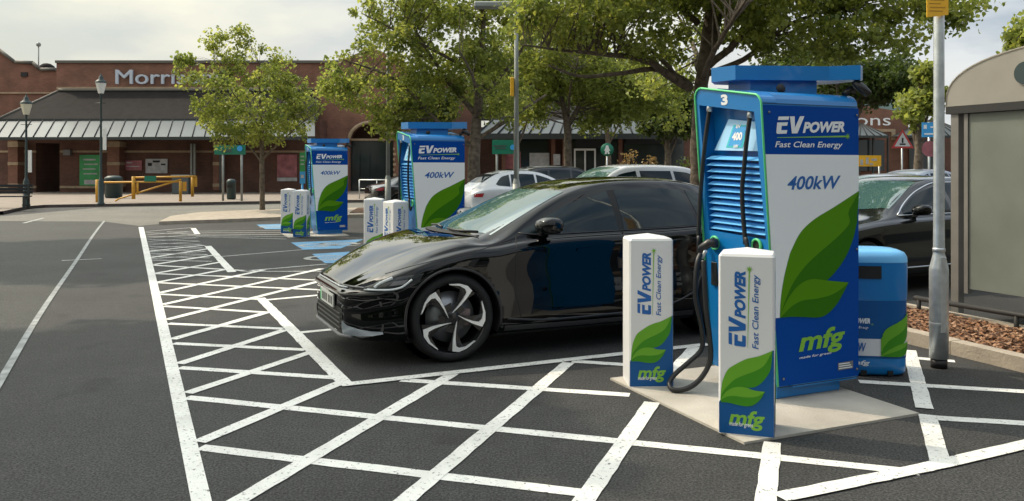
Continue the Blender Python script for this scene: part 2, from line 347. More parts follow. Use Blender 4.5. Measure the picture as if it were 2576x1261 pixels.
def poly(mb, pts, fn, m=0):
    """a flat outline (concave allowed) triangulated on a surface"""
    from mathutils.geometry import tessellate_polygon
    tr = tessellate_polygon([[Vector((a, b, 0)) for a, b in pts]])
    mb.add([fn(a, b) for a, b in pts], [list(t) for t in tr], m)
def spline(pts, n=6):
    out_ = []; k = len(pts)
    for i in range(k-1):
        p0, p1, p2, p3 = [np.array(pts[max(0, min(k-1, j))], float) for j in (i-1, i, i+1, i+2)]
        for q in range(n):
            t = q/n; out_.append(tuple(.5*((2*p1)+(-p0+p2)*t+(2*p0-5*p1+4*p2-p3)*t*t+(-p0+3*p1-3*p2+p3)*t**3)))
    out_.append(tuple(pts[-1])); return out_
# ================================================================ ground and markings
def sheet(name, pts, z, m, kind='structure'):
    mb = MB(); poly(mb, [(p[0], p[1]) for p in pts], lambda a, b: (a, b, z)); o = mb.build(name, m)
    for p in o.data.polygons:
        if p.normal.z < 0: p.flip()
    return tag(o, kind=kind)
g = MB(); nseg = 12
g.add([(-450,-60,0),(450,-60,0),(450,700,0),(-450,700,0)], [(0,1,2,3)]); tag(g.build('ground', M['asphalt']), kind='structure')
def gp(l, z=0): return [G(a, b, z) for a, b in l]
# older lane on the left, in front of the new asphalt
sheet('old_road', gp([(-2600,560),(-200,560),(262,558),(235,592),(190,660),(95,800),(0,962),(-190,1290)])+[Vector((-9,1.2,0))], .002, M['oldasphalt'])
# sunlit pale road that crosses behind
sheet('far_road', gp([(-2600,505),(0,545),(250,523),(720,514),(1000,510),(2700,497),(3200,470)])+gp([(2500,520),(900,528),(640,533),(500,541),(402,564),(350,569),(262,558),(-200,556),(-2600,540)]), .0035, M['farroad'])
mk = MB()
def line(p, q, w=.12, m=0, z=.004, world=False):
    a = Vector(p) if world else G(*p); b = Vector(q) if world else G(*q)
    d = (b-a); d.z = 0; d.normalize(); n = Vector((-d.y, d.x, 0))*w*.44
    k = max(1, int((b-a).length/.11)); vs = []
    for i in range(k+1):
        c = a.lerp(b, i/k); j = [random.uniform(-.0075, .0075) for _ in range(2)]
        vs += [(c.x+n.x*(1+j[0]*8), c.y+n.y*(1+j[0]*8), z), (c.x-n.x*(1+j[1]*8), c.y-n.y*(1+j[1]*8), z)]
    mk.add(vs, [(2*i, 2*i+1, 2*i+3, 2*i+2) for i in range(k)], m)
mk.add([(*G(348.5,572)[:2],.0045),(*G(361,572)[:2],.0045),(*G(540,1290)[:2],.0045),(*G(486,1290)[:2],.0045)], [(0,1,2,3)])
A = [((503,1127),(1500,1246)), ((469,1001),(1893,1146)), ((1893,1146),(2310,1190)), ((451,926),(850,952)), ((1010,957),(1584,995)), ((436,865),(768,881)), ((422,815),(712,828)),
     ((410,771),(673,787)), ((402,741),(655,754)), ((396,712),(806,730)), ((390,689),(812,706)), ((386,668),(640,683)), ((1439,910),(1600,920))]
for i, (p, q) in enumerate(A): line(p, q, .115, z=.004)
B = [((500,1114),(862,962),.115), ((560,1286),(1139,942),.12), ((965,1307),(1430,914),.12), ((1425,1326),(1641,1014),.125), ((1921,1310),(1943,1115),.115), ((471,991),(780,888),.11),
     ((450,917),(718,831),.12), ((432,855),(676,786),.12), ((418,806),(818,705),.12), ((407,768),(809,677),.12), ((397,739),(664,680),.12), ((392,712),(571,678),.12), ((389,689),(557,660),.12),
     ((385,667),(542,642),.12), ((379,649),(528,626),.12), ((375,633),(514,618),.12), ((1665,965),(1748,874),.12)]
for p, q, w in B: line(p, q, w, z=.006)
line((655,751),(872,971), .135, z=.008); line((523,620),(584,686), .15, z=.008); line((486,575),(497,590), .15, z=.008)
line((858,971),(1782,868), .12, z=.0095)
line((2288,883),(2326,1030), .125, z=.008); line((2332,1046),(2368,1172), .125, z=.008); line((1960,1255),(2330,1179), .125, z=.0095); line((2330,1179),(2640,1107), .125, z=.0095)
line((2161,961),(2620,989), .12); line((2345,1052),(2620,1069), .12); line((2290,901),(2402,910), .11)
line((664,756),(806,743), .12); line((748,838),(1100,805), .11); line((585,685),(821,665), .11, m=1); line((557,646),(900,617), .09, m=1); line((585,684),(818,683), .10, m=1)
# faint zigzag further back: hatch lines and sun dapple drawn alike as paint
for k in range(9):
    y0 = 655-k*8.6; x0 = 385-(665-y0)*.22
    line((x0, y0), (x0+150-k*4, y0+3.2), .10, m=1, z=.004); line((x0-2, y0-3), (x0+140-k*3, y0-13), .10, m=1, z=.006)
for k in range(5): line((420+k*18, 583+k*3.2), (720, 580+k*5.5), .10, m=1, z=.004)
for k in range(4): line((930+k*40, 556+k*6), (1110, 548+k*8), .10, m=1, z=.004)
line((60,562),(110,549), .12, m=1, z=.0075); line((155,657),(256,652), .10, m=1, z=.0085)
tag(mk.build('road_markings', [M['line'], M['lineworn']], fix=False), kind='structure')
sm_ = MB()
def curve_line(mbx, pts, w, z):
    P_ = [G(*p) for p in spline(pts, 5)]; vs = []
    for i, c in enumerate(P_):
        d = P_[min(i+1, len(P_)-1)]-P_[max(i-1, 0)]; d.normalize(); n = Vector((-d.y, d.x, 0))*w/2
        vs += [(c.x+n.x, c.y+n.y, z), (c.x-n.x, c.y-n.y, z)]
    mbx.add(vs, [(2*i, 2*i+1, 2*i+3, 2*i+2) for i in range(len(P_)-1)])
curve_line(sm_, [(262,557),(235,592),(190,660),(95,800),(0,962),(-190,1290)], .06, .0075)
tag(sm_.build('road_seam', M['seam'], fix=False), kind='structure')
bb = MB()
def bluebay(pl):
    poly(bb, [(v.x, v.y) for v in gp(pl)], lambda a, b: (a, b, .0055))
bluebay([(645,566),(712,564),(716,577),(668,577)]); bluebay([(732,611),(914,603),(857,626),(762,629)]); bluebay([(785,640),(880,634),(860,662),(818,663)])
for cx_, cy_ in ((800,618),(850,614),(822,650),(690,571)):
    c = G(cx_, cy_); ring = []
    for k in range(14):
        a0 = 2*math.pi*k/16; bb.add([(c.x+math.cos(t)*r_, c.y+math.sin(t)*r_, .0075) for t, r_ in ((a0,.42),(a0+.4,.42),(a0+.4,.30),(a0,.30))], [(0,1,2,3)], 1)
    bb.add([(c.x-.08, c.y-.1, .0075),(c.x+.5, c.y-.1, .0075),(c.x+.5, c.y+.02, .0075),(c.x-.08, c.y+.02, .0075)], [(0,1,2,3)], 1)
tag(bb.build('blue_bay_markings', [M['blueline'], M['lineworn']], fix=False), kind='structure')
# concrete pads under the three chargers
def slab(name, pts, z0, z1, m, label=None, cat=None, kind='structure'):
    mb = MB(); mb.prism([(p[0], p[1]) for p in pts], z0, z1); o = mb.build(name, m)
    return tag(o, label, cat, kind=kind)
PADPTS = [G(1535,956), G(1872,1119), G(2312,1045)]; PADPTS.append(PADPTS[0]+PADPTS[2]-PADPTS[1])
STEP = V*8.05
for k in range(3): slab('concrete_pad', [p+STEP*k for p in PADPTS], -.05, .016, M['concrete'])
# far pavement, kerb, island, mulch
kp = gp([(-2600,508),(-700,549),(0,541),(62,527),(110,523),(250,520.5),(720,512),(1000,508),(2700,495)])
slab('far_pavement', [p+Vector((0,.18,0)) for p in kp]+[Vector((150,150,0)), Vector((-160,150,0))], -.1, .12, M['paving'])
ke = MB()
for a, b in zip(kp[:-1], kp[1:]):
    ke.hexa([(a.x,a.y,-.1),(b.x,b.y,-.1),(b.x,b.y+.18,-.1),(a.x,a.y+.18,-.1),(a.x,a.y,.124),(b.x,b.y,.124),(b.x,b.y+.18,.124),(a.x,a.y+.18,.124)])
tag(ke.build('far_kerb', M['kerbdark']), kind='structure')
isl = gp([(400,566),(560,560),(714,553.5),(900,547),(1250,541),(1250,526),(900,529),(648,534),(500,541),(430,551)])
slab('traffic_island', isl, -.1, .10, M['kerb'])
slab('island_mulch', gp([(880,543),(1240,538),(1240,530),(900,531)]), .0, .13, M['mulch'])
# near kerb and bark bed on the right
k0 = G(2278,864); k1 = G(2574,938); kd = (k1-k0).normalized(); kn = Vector((-kd.y, kd.x, 0))
k0 = k0-kd*9; k1 = k1+kd*5
kr = MB()
L_ = (k1-k0).length; nst = int(L_/.9)
for i in range(nst):
    a = k0+kd*(i*L_/nst+.004); b = k0+kd*((i+1)*L_/nst-.004)
    q = [a, b, b+kn*.14, a+kn*.14]; kr.hexa([(p.x,p.y,-.1) for p in q]+[(p.x,p.y,.12+random.uniform(-.002,.002)) for p in q])
tag(kr.build('near_kerb', M['kerb']), kind='structure')
bed = [k0+kn*.145, k1+kn*.145, k1+kn*1.25, k0+kn*1.25]
slab('bark_bed', bed, -.1, .085, M['mulch'])
kr2 = MB(); q = [k0+kn*1.25, k1+kn*1.25, k1+kn*1.33, k0+kn*1.33]; kr2.hexa([(p.x,p.y,-.1) for p in q]+[(p.x,p.y,.11) for p in q]); tag(kr2.build('bed_edging', M['kerb']), kind='structure')
# bark chips lying on the bed: uncountable
ch = MB(); rr = random.Random(3)
for i in range(5200):
    t = rr.uniform(7.5, L_-2.4); s_ = rr.uniform(.16, 1.22); c = k0+kd*t+kn*s_+Vector((0,0,.088+rr.uniform(0,.018)))
    a = rr.uniform(0, 6.28); l = rr.uniform(.012,.034); w = rr.uniform(.006,.014); tx = rr.uniform(-.012,.012); ca, sa = math.cos(a), math.sin(a)
    ch.add([(c.x+ca*l-sa*w, c.y+sa*l+ca*w, c.z+tx),(c.x+ca*l+sa*w, c.y+sa*l-ca*w, c.z+tx+.004),(c.x-ca*l+sa*w, c.y-sa*l-ca*w, c.z-tx),(c.x-ca*l-sa*w, c.y-sa*l+ca*w, c.z-tx+.006)], [(0,1,2,3)], rr.choice((0,0,1,2)))
M['chipA'] = mat('bark_chip', (.24,.115,.055), .85); M['chipB'] = mat('bark_chip_dark', (.07,.035,.02), .9); M['chipC'] = mat('bark_chip_pale', (.34,.20,.12), .85)
tag(ch.build('bark_chips', [M['chipA'], M['chipB'], M['chipC']], fix=False), 'brown bark chips scattered over the bed', 'bark chips', kind='stuff')
# ================================================================ rapid chargers
O = Vector((2.551-.76*UX, 6.07-.76*UY, 0))
def loc(w): d = w-O; return Vector((d.dot(U), d.dot(V), w.z))
def pl(px, py):                                   # a point of the broad side panel
    q = loc(hit(px, py, O, V)); return (q.x, q.z)
LEAN = .154/2.05
FN = (U+Vector((0,0,LEAN))).normalized()
def fc(px, py, off=0.):                            # a point of the leaning narrow face (s, z); off = how far outwards
    q = loc(hit(px, py, O+U*(LEAN*.1)-FN*off, FN)); return (q.y, q.z)
def xl(z): return -LEAN*(z-.1)
def c1(a, b): return (1712.5+a/2.5906, 144.2+b/2.5906)
def c3(a, b): return (1892.8+a/2.6384, 558.8+b/2.6384)
def c2(a, b): return (1550.3+a/2.2212, 558.8+b/2.2212)
EVP = [[(.08,1),(.46,1),(.43,.80),(.05,.80)], [(.03,.66),(.41,.66),(.38,.46),(.19,.46),(.17,.21),(.39,.21),(.36,0),(.03,0),(0,.08)], [(.48,1),(.65,1),(.66,.34),(.84,1),(1.0,1),(.75,0),(.55,0)]]
def evlogo(mb, fn, x0, z0, x1, z1, sk, m):
    """big EV then smaller POWER, filling the box"""
    xe = x0+(x1-x0)*.40
    for pg in EVP: poly(mb, [(x0+a*(xe-x0), z0+b*(z1-z0)+a*.40*sk) for a, b in pg], fn, m)
    text(mb, 'POWER', fn, xe-(x1-x0)*.025, z0+sk*.40, x1, z0+(z1-z0)*.66+sk*.40, m, bold=.05, shear=.25, skew=sk*.6)
def star(mb, fn, cx, cz, r, m):
    for k in range(8):
        a = math.pi*k/4; poly(mb, [(cx+math.cos(a-.5)*r*.25, cz+math.sin(a-.5)*r*.25), (cx+math.cos(a)*r, cz+math.sin(a)*r), (cx+math.cos(a+.5)*r*.25, cz+math.sin(a+.5)*r*.25), (cx, cz)], fn, m)
def leaves(mb, f0, left, rib, right, sl, srib, sr, ml, md):
    """two two-tone leaves: upper edge / midrib / lower edge polylines from base to tip"""
    for a, b, m in ((left, rib, ml), (rib, right, md)):
        pa, pb = spline(a, 5), spline(b, 5); poly(mb, pa+pb[::-1][1:-1], f0(.0), m)
    for a, b, m in ((sl, srib, ml), (srib, sr, md)):
        pa, pb = spline(a, 5), spline(b, 5); poly(mb, pa+pb[::-1][1:-1], f0(.0018), m)
ch_root = empty('rapid_charger', O, TH, 'tall blue rapid charger numbered 3 standing nearest the camera beside the black car', 'ev charger', 'blue rapid chargers in a row')
DEP = .73
b = MB()
sec = [(0,.10),(0,2.05),(.004,2.09),(.016,2.13),(.040,2.162),(.075,2.18),(.14,2.19),(.62,2.255),(DEP,2.23),(DEP,.10)]
vs = []; n_ = len(sec)
for y, z in sec: vs += [(xl(z)+.13, y, z), (.745, y, z), (.76, min(max(y, .012), DEP-.012), z)]
fs = []
for i in range(n_):
    j = (i+1) % n_
    fs += [(3*i, 3*i+1, 3*j+1, 3*j), (3*i+1, 3*i+2, 3*j+2, 3*j+1)]
fs += [[3*i for i in range(n_)][::-1], [3*i+2 for i in range(n_)]]
b.add(vs, fs, 0)
b.build('body', M['blue'], ch_root)
b = MB(); b.rbox(.02, .05, 0.012, .635, .68, .12, .012); b.build('plinth', M['blue'], ch_root)
# broad side panel with its printed livery
b = MB()
lay = lambda d: (lambda x, z: (x, -.0015-d, z))
zt = pl(2000, 267)[1]; zb = pl(2070, 957)[1]; zh = pl(2158, 390.5)[1]
def xL(z): return xl(z)+.005
b.add([(xL(zb), -.0015, zb), (.757, -.0015, zb), (.757, -.0015, zt), (xL(zt), -.0015, zt)], [(0,1,2,3)], 0)
L3 = [pl(*c3(*p)) for p in ((180,635),(185,520),(205,380),(240,235))]+[pl(*c1(*p)) for p in ((720,1255),(780,1140),(870,1055),(1000,975),(1160,870))]
RIB = [pl(*c3(*p)) for p in ((180,635),(215,520),(270,400),(350,290),(450,195),(560,100),(640,10))]+[pl(*c1(*p)) for p in ((1090,1010),(1130,930),(1160,870))]
RGT = [pl(*c3(*p)) for p in ((180,635),(260,520),(380,440),(500,380),(600,260),(660,130),(692,0))]+[pl(*c1(*p)) for p in ((1148,1040),(1160,870))]
SL = [pl(*c3(*p)) for p in ((180,635),(210,550),(265,460),(330,400),(400,378),(500,388),(635,400))]
SRB = [pl(*c3(*p)) for p in ((180,635),(255,560),(330,520),(420,508),(520,482),(590,440),(635,400))]
SRT = [pl(*c3(*p)) for p in ((180,635),(250,629),(330,630),(440,632),(500,605),(560,540),(600,470),(635,400))]
xr_tip = L3[-1][1]
wp = [(xL(L3[0][1]), L3[0][1])]+spline(L3, 4)+[(.757, xr_tip), (.757, zh), (xL(zh), zh)]
poly(b, wp, lay(.0015), 1)
leaves(b, lambda d: lay(.003+d), L3, RIB, RGT, SL, SRB, SRT, 2, 3)
a0 = pl(*c1(620,500)); a1 = pl(*c1(1065,492)); a2 = pl(*c1(640,388))
evlogo(b, lay(.003), a0[0], a0[1], a1[0], a2[1], a1[1]-a0[1]+.004, 4)
q0 = pl(*c1(625,524)); q1 = pl(*c1(1085,516)); poly(b, [(q0[0],q0[1]-.002),(q1[0],q1[1]-.006),(q1[0],q1[1]+.006),(q0[0],q0[1]+.002)], lay(.003), 5); star(b, lay(.0035), q1[0], q1[1], .028, 5)
q0 = pl(*c1(612,590)); q1 = pl(*c1(1052,588)); q2 = pl(*c1(612,548)); text(b, 'Fast Clean Energy', lay(.003), q0[0], q0[1]-.01, q1[0], q2[1], 4, bold=.012, shear=.22, skew=.005)
q0 = pl(*c1(692,866)); q1 = pl(*c1(1040,856)); q2 = pl(*c1(700,775)); text(b, '400kW', lay(.003), q0[0], q0[1], q1[0], q2[1], 6, bold=.022, shear=.25, skew=q1[1]-q0[1]-.002)
q0 = pl(*c3(305,900)); q1 = pl(*c3(612,872)); q2 = pl(*c3(330,745)); text(b, 'mfg', lay(.003), q0[0], q0[1]-.003, q1[0], q2[1]+.02, 5, bold=.028, shear=.2, skew=.016)
q0 = pl(*c3(308,912)); q1 = pl(*c3(520,888)); text(b, 'made for green', lay(.0035), q0[0], q0[1]-.002, q1[0], q0[1]+.020, 4, bold=.01, shear=.2, skew=.010)
q0 = pl(*c3(565,985)); q1 = pl(*c3(665,918)); poly(b, [q0, (q1[0], q0[1]+.004), q1, (q0[0], q1[1]-.004)], lay(.003), 7)
side = b.build('side_panel', [M['navy'], M['panelwhite'], M['leafl'], M['leafd'], M['txtwhite'], M['txtgreen'], M['txtblue'], M['greyplastic']], ch_root, fix=False)
b = MB()
for k in range(3): b.box(q0[0]+.008, -.0056, q0[1]+.010+k*.016, q1[0]-.010-.012*k, -.0050, q0[1]+.017+k*.016)
b.build('rating_label_print', M['txtwhite'], side)
for z_ in (zt+.012, zb-.008): b = MB(); b.box(xl(z_)+.01, -.0022, z_-.002, .752, .0, z_+.002); b.build('panel_seam', M['black'], ch_root)
for x_, z_ in ((.735, zt-.05), (.735, zb+.05), (.04, zb+.05), (-.09, zt-.05), (.735, 1.05)):
    b = MB(); b.lathe([(0,.0),(.009,.0),(.009,.004),(0,.005)], n=10, T=Matrix.Translation((x_,-.006,z_)) @ Matrix.Rotation(R(90), 4, 'X')); b.build('panel_lock', M['greyplastic'], ch_root)
# narrow face: frame, recess, louvres
def F3(s, z, off=0.): return (xl(z)-off, s, z)
ztop = lambda s: 2.150+.115*(s/DEP)
def rnd_corner(cx, cz, r, a0_, a1_, n=6): return [(cx+r*math.cos(R(a0_+(a1_-a0_)*i/n)), cz+r*math.sin(R(a0_+(a1_-a0_)*i/n))) for i in range(n+1)]
outer = [(0,.12)]+rnd_corner(.075, ztop(.075)-.075, .075, 180, 90)+rnd_corner(DEP-.075, ztop(DEP-.075)-.075, .075, 90, 0)+[(DEP,.12)]
TR, TL, BL, BR = fc(1897,281), fc(1759,265), fc(1784,579), fc(1927,604)
inner = [BR, TR, TL, BL]
b = MB()
# front skin of the frame as quads between outer and inner outlines
poly(b, [(0,.12)]+outer[1:8]+[TR, BR], lambda s, z: F3(s, z), 0)
poly(b, outer[7:9]+[TL, TR], lambda s, z: F3(s, z), 0)
poly(b, outer[8:]+[BL, TL], lambda s, z: F3(s, z), 0)
poly(b, [(0,.12), BR, BL, (DEP,.12)], lambda s, z: F3(s, z), 0)
for a_, c_ in zip(outer, outer[1:]+outer[:1]): b.add([F3(*a_), F3(*c_), F3(*c_, -.135), F3(*a_, -.135)], [(0,1,2,3)], 0)
b.build('face_frame', M['blue'], ch_root, fix=False)
b = MB(); b.tube([F3(s, z, .004) for s, z in outer], .0085, 6); b.build('edge_trim', M['edgegreen'], ch_root)
b = MB()
for a_, c_ in zip(inner, inner[1:]+inner[:1]): b.add([F3(*a_, -.001), F3(*c_, -.001), F3(*c_, -.128), F3(*a_, -.128)], [(0,1,2,3)], 0)
b.add([F3(p[0], p[1], -.127) for p in inner], [(0,1,2,3)], 0)
b.build('recess', M['blue'], ch_root, fix=False)
b = MB(); sc = [fc(*c1(252,402)), fc(*c1(488,425)), fc(*c1(497,612)), fc(*c1(196,606))]
b.hexa([F3(p[0], p[1], -.10) for p in sc]+[F3(sc[0][0], sc[0][1], -.085), F3(sc[1][0], sc[1][1], -.085), F3(sc[2][0], sc[2][1], -.035), F3(sc[3][0], sc[3][1], -.035)])
scr = b.build('screen_hood', M['bluepale'], ch_root)
b = MB()
def S3(s, z, off=0.):
    z_hi = (sc[0][1]+sc[1][1])/2; z_lo = (sc[2][1]+sc[3][1])/2; t = (z-z_lo)/(z_hi-z_lo); return F3(s, z, -.035-.05*t+off)
k0_, k1_, k2_, k3_ = fc(*c1(290,440)), fc(*c1(393,440)), fc(*c1(375,590)), fc(*c1(268,588))
poly(b, [k0_, k1_, k2_, k3_], lambda s, z: S3(s, z, .004), 0)
mcx = sum(k[0] for k in (k0_,k1_,k2_,k3_))/4; mcz = sum(k[1] for k in (k0_,k1_,k2_,k3_))/4
poly(b, [(mcx+(k[0]-mcx)*.8, mcz+(k[1]-mcz)*.86) for k in (k0_,k1_,k2_,k3_)], lambda s, z: S3(s, z, .006), 1)
fr_ = lambda a_, z: S3(mcx-a_, mcz+z, .008)
text(b, '400', fr_, -.055, -.03, .055, .03, 2, bold=.05); text(b, 'kW', fr_, -.025, -.085, .025, -.06, 2, bold=.04); text(b, 'EV', fr_, -.025, .06, .025, .085, 2, bold=.04)
b.build('screen_sticker', [M['cyan'], M['bluesign'], M['txtwhite']], scr, fix=False)
b = MB(); tA, tB = fc(*c1(262,245)), fc(*c1(310,310)); text(b, '3', lambda s, z: F3(-s, z, .003), -max(tA[0],tB[0]), min(tA[1],tB[1]), -min(tA[0],tB[0]), max(tA[1],tB[1]), 0, bold=.05); b.build('number_three', M['txtwhite'], ch_root, fix=False)
LT, RT_, RB_, LB_ = fc(*c1(160,640)), fc(*c1(505,650)), fc(*c1(545,1180)), fc(*c1(190,1130))
for i in range(12):
    t0 = i/12.; t1 = (i+.58)/12.
    def pt(t, left):
        A_, B_ = (LT, LB_) if left else (RT_, RB_); return (A_[0]+(B_[0]-A_[0])*t, A_[1]+(B_[1]-A_[1])*t)
    l0, l1, r0, r1 = pt(t0, 1), pt(t1, 1), pt(t0, 0), pt(t1, 0)
    b = MB()
    b.hexa([F3(l1[0], l1[1], -.11), F3(r1[0], r1[1], -.11), F3(r1[0], r1[1], -.004), F3(l1[0], l1[1], -.004), F3(l0[0], l0[1]+.004, -.11), F3(r0[0], r0[1]+.004, -.11), F3(r0[0], r0[1]-.004, -.052), F3(l0[0], l0[1]-.004, -.052)])
    b.build('louvre', M['bluelt'], ch_root)  # slats coloured lighter than the casing for the sun they catch
def FO(px, py, off): q = fc(px, py, off); return Vector(F3(q[0], q[1], off))
def holster(px, py):
    c = FO(px, py, .002); b = MB(); b.lathe([(0,.0),(.055,.0),(.055,.012),(.04,.018),(.04,.004),(0,.004)], n=20, T=Matrix.Translation(c) @ Matrix.Rotation(R(-90), 4, 'Y')); h = b.build('holster', M['edgegreen'], ch_root)
    b = MB(); b.lathe([(0,.006),(.039,.006)], n=20, T=Matrix.Translation(c) @ Matrix.Rotation(R(-90), 4, 'Y')); b.build('holster_socket', M['black'], h, fix=False)
holster(1905, 619); holster(1799, 611)
b = MB(); d0 = FO(1795, 688, .0); b.rbox(d0.x-.012, d0.y-.05, d0.z-.09, d0.x+.01, d0.y+.02, d0.z+.09, .006); b.build('card_reader', M['blackplastic'], ch_root)
# cables with their glands
def gland(c, d):
    b = MB(); b.tube([c-d*.02, c+d*.035], .022, 10); b.build('cable_gland', M['galv'], ch_root)
def cable(pts, r=.0165):
    b = MB(); b.tube(spline([tuple(p) for p in pts], 5), r, 10); return b.build('charging_cable', M['rubber'], ch_root)
pL = [FO(*c1(188,338), -.02)]+[FO(*c1(*p), o_) for p, o_ in (((168,480),.0),((150,640),.02),((128,900),.03),((116,1150),.04))]+[FO(1758, 600, .06), FO(1757, 640, .07)]
pR = [FO(*c1(452,378), -.03)]+[FO(*c1(*p), o_) for p, o_ in (((428,560),.0),((415,700),.015),((400,900),.02),((420,1200),.03))]+[FO(1876, 600, .04), FO(1884, 640, .05), FO(1896, 660, .05), FO(1903, 640, .04)]
for p in (pL, pR): cable(p); gland(p[0], (p[0]-p[1]).normalized())
def W2L(px, py, D): return loc(P(px, py, D))
lp1 = [W2L(*p) for p in ((1762,640,6.10),(1753,667,6.06),(1749,739,6.04),(1758,790,6.05),(1767,840,6.1),(1764,880,6.12),(1732,912,6.10),(1700,940,6.08),(1684,964,6.03),(1694,981,5.98),(1730,977,5.97),(1764,951,5.98),(1787,905,5.98),(1785,847,5.97),(1777,784,5.95),(1772,700,5.95),(1770,655,5.97))]
cable(lp1, .0185)
b = MB()
h0, h1, h2, h3 = FO(1803,612,.03), FO(1784,612,.09), FO(1765,624,.12), FO(1760,650,.10)
b.tube([h0, h0.lerp(h1,.5), h1, h2, h3], [.036,.038,.034,.030,.024], 12); b.tube([h1+Vector((0,.0,-.01)), FO(1748,655,.10)], [.02,.018], 8)
con = b.build('connector', M['blackplastic'], ch_root)
b = MB(); b.tube([FO(1775,632,.15), FO(1767,648,.145)], .013, 8); b.build('connector_latch', M['galv'], con)
# crown on top
b = MB(); cr = [(-.14,.56),(-.087,.35),(.583,.113),(.733,-.043),(.80,.0),(.80,.26),(.70,.45),(.60,.64),(.0,.70)]
b.prism(cr, 2.292, 2.398); b.build('crown', M['blue'], ch_root)
b = MB(); b.prism([(.02,.56),(.06,.36),(.54,.19),(.60,.50),(.08,.62)], 2.19, 2.293); nk = b.build('neck', M['blue'], ch_root)
b = MB(); hp = W2L(1974, 221, 5.98); b.lathe([(0,0),(.034,0),(.034,-.02),(0,-.02)], n=16, T=Matrix.Translation((hp.x, hp.y+.03, hp.z)) @ Matrix.Rotation(R(90-16), 4, 'X') ); b.build('lifting_eye', M['black'], nk)
b = MB(); a1_ = Vector((.70,.08,2.19)); b.tube([a1_, a1_+Vector((.06,-.01,.05)), a1_+Vector((.10,-.01,.03))], .024, 8); b.tube([Vector((.74,.02,2.285)), Vector((.80,-.01,2.22)), Vector((.835,-.02,2.19))], [.03,.034,.03], 10); b.build('camera_arm', M['blackplastic'], ch_root)
dup(ch_root, O+STEP+Vector((0.02,.0,0)), None, 'blue rapid charger in the middle of the row, partly behind the car windscreen')
dup(ch_root, O+STEP*2, None, 'blue rapid charger farthest from the camera, beside two bollards')
# ================================================================ square guard bollards
def bollard_proto():
    w, d, h = .33, .29, 1.115
    root = empty('guard_bollard', (0,0,0), 0, 'x', 'bollard', 'white and blue square guard bollards')
    b = MB(); hw = w/2; hd = d/2; e_ = .012
    ring = [(-hw+e_,-hd),(hw-e_,-hd),(hw,-hd+e_),(hw,hd-e_),(hw-e_,hd),(-hw+e_,hd),(-hw,hd-e_),(-hw,-hd+e_)]
    vs = [(x,y,0.016) for x,y in ring]+[(x,y,h-.012) for x,y in ring]+[(x*.94,y*.94,h+.004) for x,y in ring]+[(0,0,h+.035)]
    fs = [(i,(i+1)%8,8+(i+1)%8,8+i) for i in range(8)]+[(8+i,8+(i+1)%8,16+(i+1)%8,16+i) for i in range(8)]+[(16+i,16+(i+1)%8,24) for i in range(8)]
    b.add(vs, fs, 0); b.build('post', M['bollwhite'], root)
    def nm(x, y):                                    # crop point -> (x, z) on the front face
        x_l = 563+(y-185)*.012; x_r = 868+(y-185)*.018; a = (x-x_l)/(x_r-x_l); zz = (1178+a*35-y)/(1178+a*35-187)
        return (-hw+.006+a*(w-.012), .016+zz*(h-.028))
    def c7(x, y): return nm(560.6+.381*x, 760.8+.381*y)
    for rot in (0, 90):
        Tm = Matrix.Rotation(R(rot), 4, 'Z'); hf = hd if rot == 0 else hw; sc_ = 1 if rot == 0 else d/w
        lay_ = lambda dd: (lambda x, z: tuple(Tm @ Vector((x*sc_, -hf-.0012-dd, z))))
        b = MB()
        left = [c7(45,610), c7(55,480), c7(80,320), c7(150,170)]+[nm(*p) for p in ((655,798),(720,765),(800,745),(872,714))]
        rib = [c7(45,610), c7(80,500), c7(150,410), c7(260,310), c7(400,245), c7(560,185), c7(700,95), nm(872,714)]
        rgt = [c7(45,610), c7(180,470), c7(350,430), c7(530,430), c7(640,380), c7(730,280), c7(795,150), nm(872,714)]
        sl = [c7(45,612), c7(120,500), c7(220,435), c7(330,415), c7(440,430), c7(560,470), c7(716,490)]
        sr = [c7(45,612), c7(150,560), c7(260,550), c7(400,570), c7(550,572), c7(640,545), c7(716,490)]
        st = [c7(45,640), c7(180,652), c7(300,682), c7(420,705), c7(520,700), c7(600,655), c7(665,585), c7(716,490)]
        zbase = c7(45,640)[1]; bp = [(-hw+.004,.02),(hw-.004,.02),(hw-.004,left[-1][1])]+spline(rib, 4)[::-1]+[(-hw+.004,zbase)]
        poly(b, bp, lay_(0), 0)
        leaves(b, lambda dd: lay_(.0012+dd), left, rib, rgt, sl, sr, st, 1, 2)
        up = lambda dd: (lambda t, hh: lay_(dd)(-hh, t))
        eA, eB = nm(622,690), nm(714,268)
        evlogo(b, up(.001), eA[1], -eB[0], eB[1], -eA[0], 0, 3)
        gA, gB = nm(731,700), nm(734,255); poly(b, [(gA[1],-gA[0]-.001),(gA[1],-gA[0]+.001),(gB[1],-gB[0]+.004),(gB[1],-gB[0]-.004)], up(.001), 4); star(b, up(.0014), gB[1], -gB[0], .024, 4)
        tA_, tB_ = nm(757,706), nm(797,285); text(b, 'Fast Clean Energy', up(.001), tA_[1], -tB_[0], tB_[1], -tA_[0], 3, bold=.012, shear=.2)
        mA, mB = c7(180,1030), c7(722,795); text(b, 'mfg', lay_(.001), mA[0], mA[1], mB[0], mB[1], 4, bold=.028, shear=.2)
        mA, mB = c7(190,1005), c7(545,955); text(b, 'made for green', lay_(.0015), mA[0], mA[1], mB[0], mB[1], 5, bold=.01, shear=.2)
        b.build('printed_face', [M['bollblue'], M['bleafl'], M['bleafd'], M['txtblue'], M['txtgreen'], M['txtwhite']], root, fix=False)
    return root
bp_ = bollard_proto()
def face_pose(pxl, pyl, pxr, pyr, d=.29):
    a, c = G(pxl, pyl, .016), G(pxr, pyr, .016); dr = (c-a).normalized(); mid = (a+c)/2; return Vector((mid.x-dr.y*d/2, mid.y+dr.x*d/2, 0)), math.atan2(dr.y, dr.x)
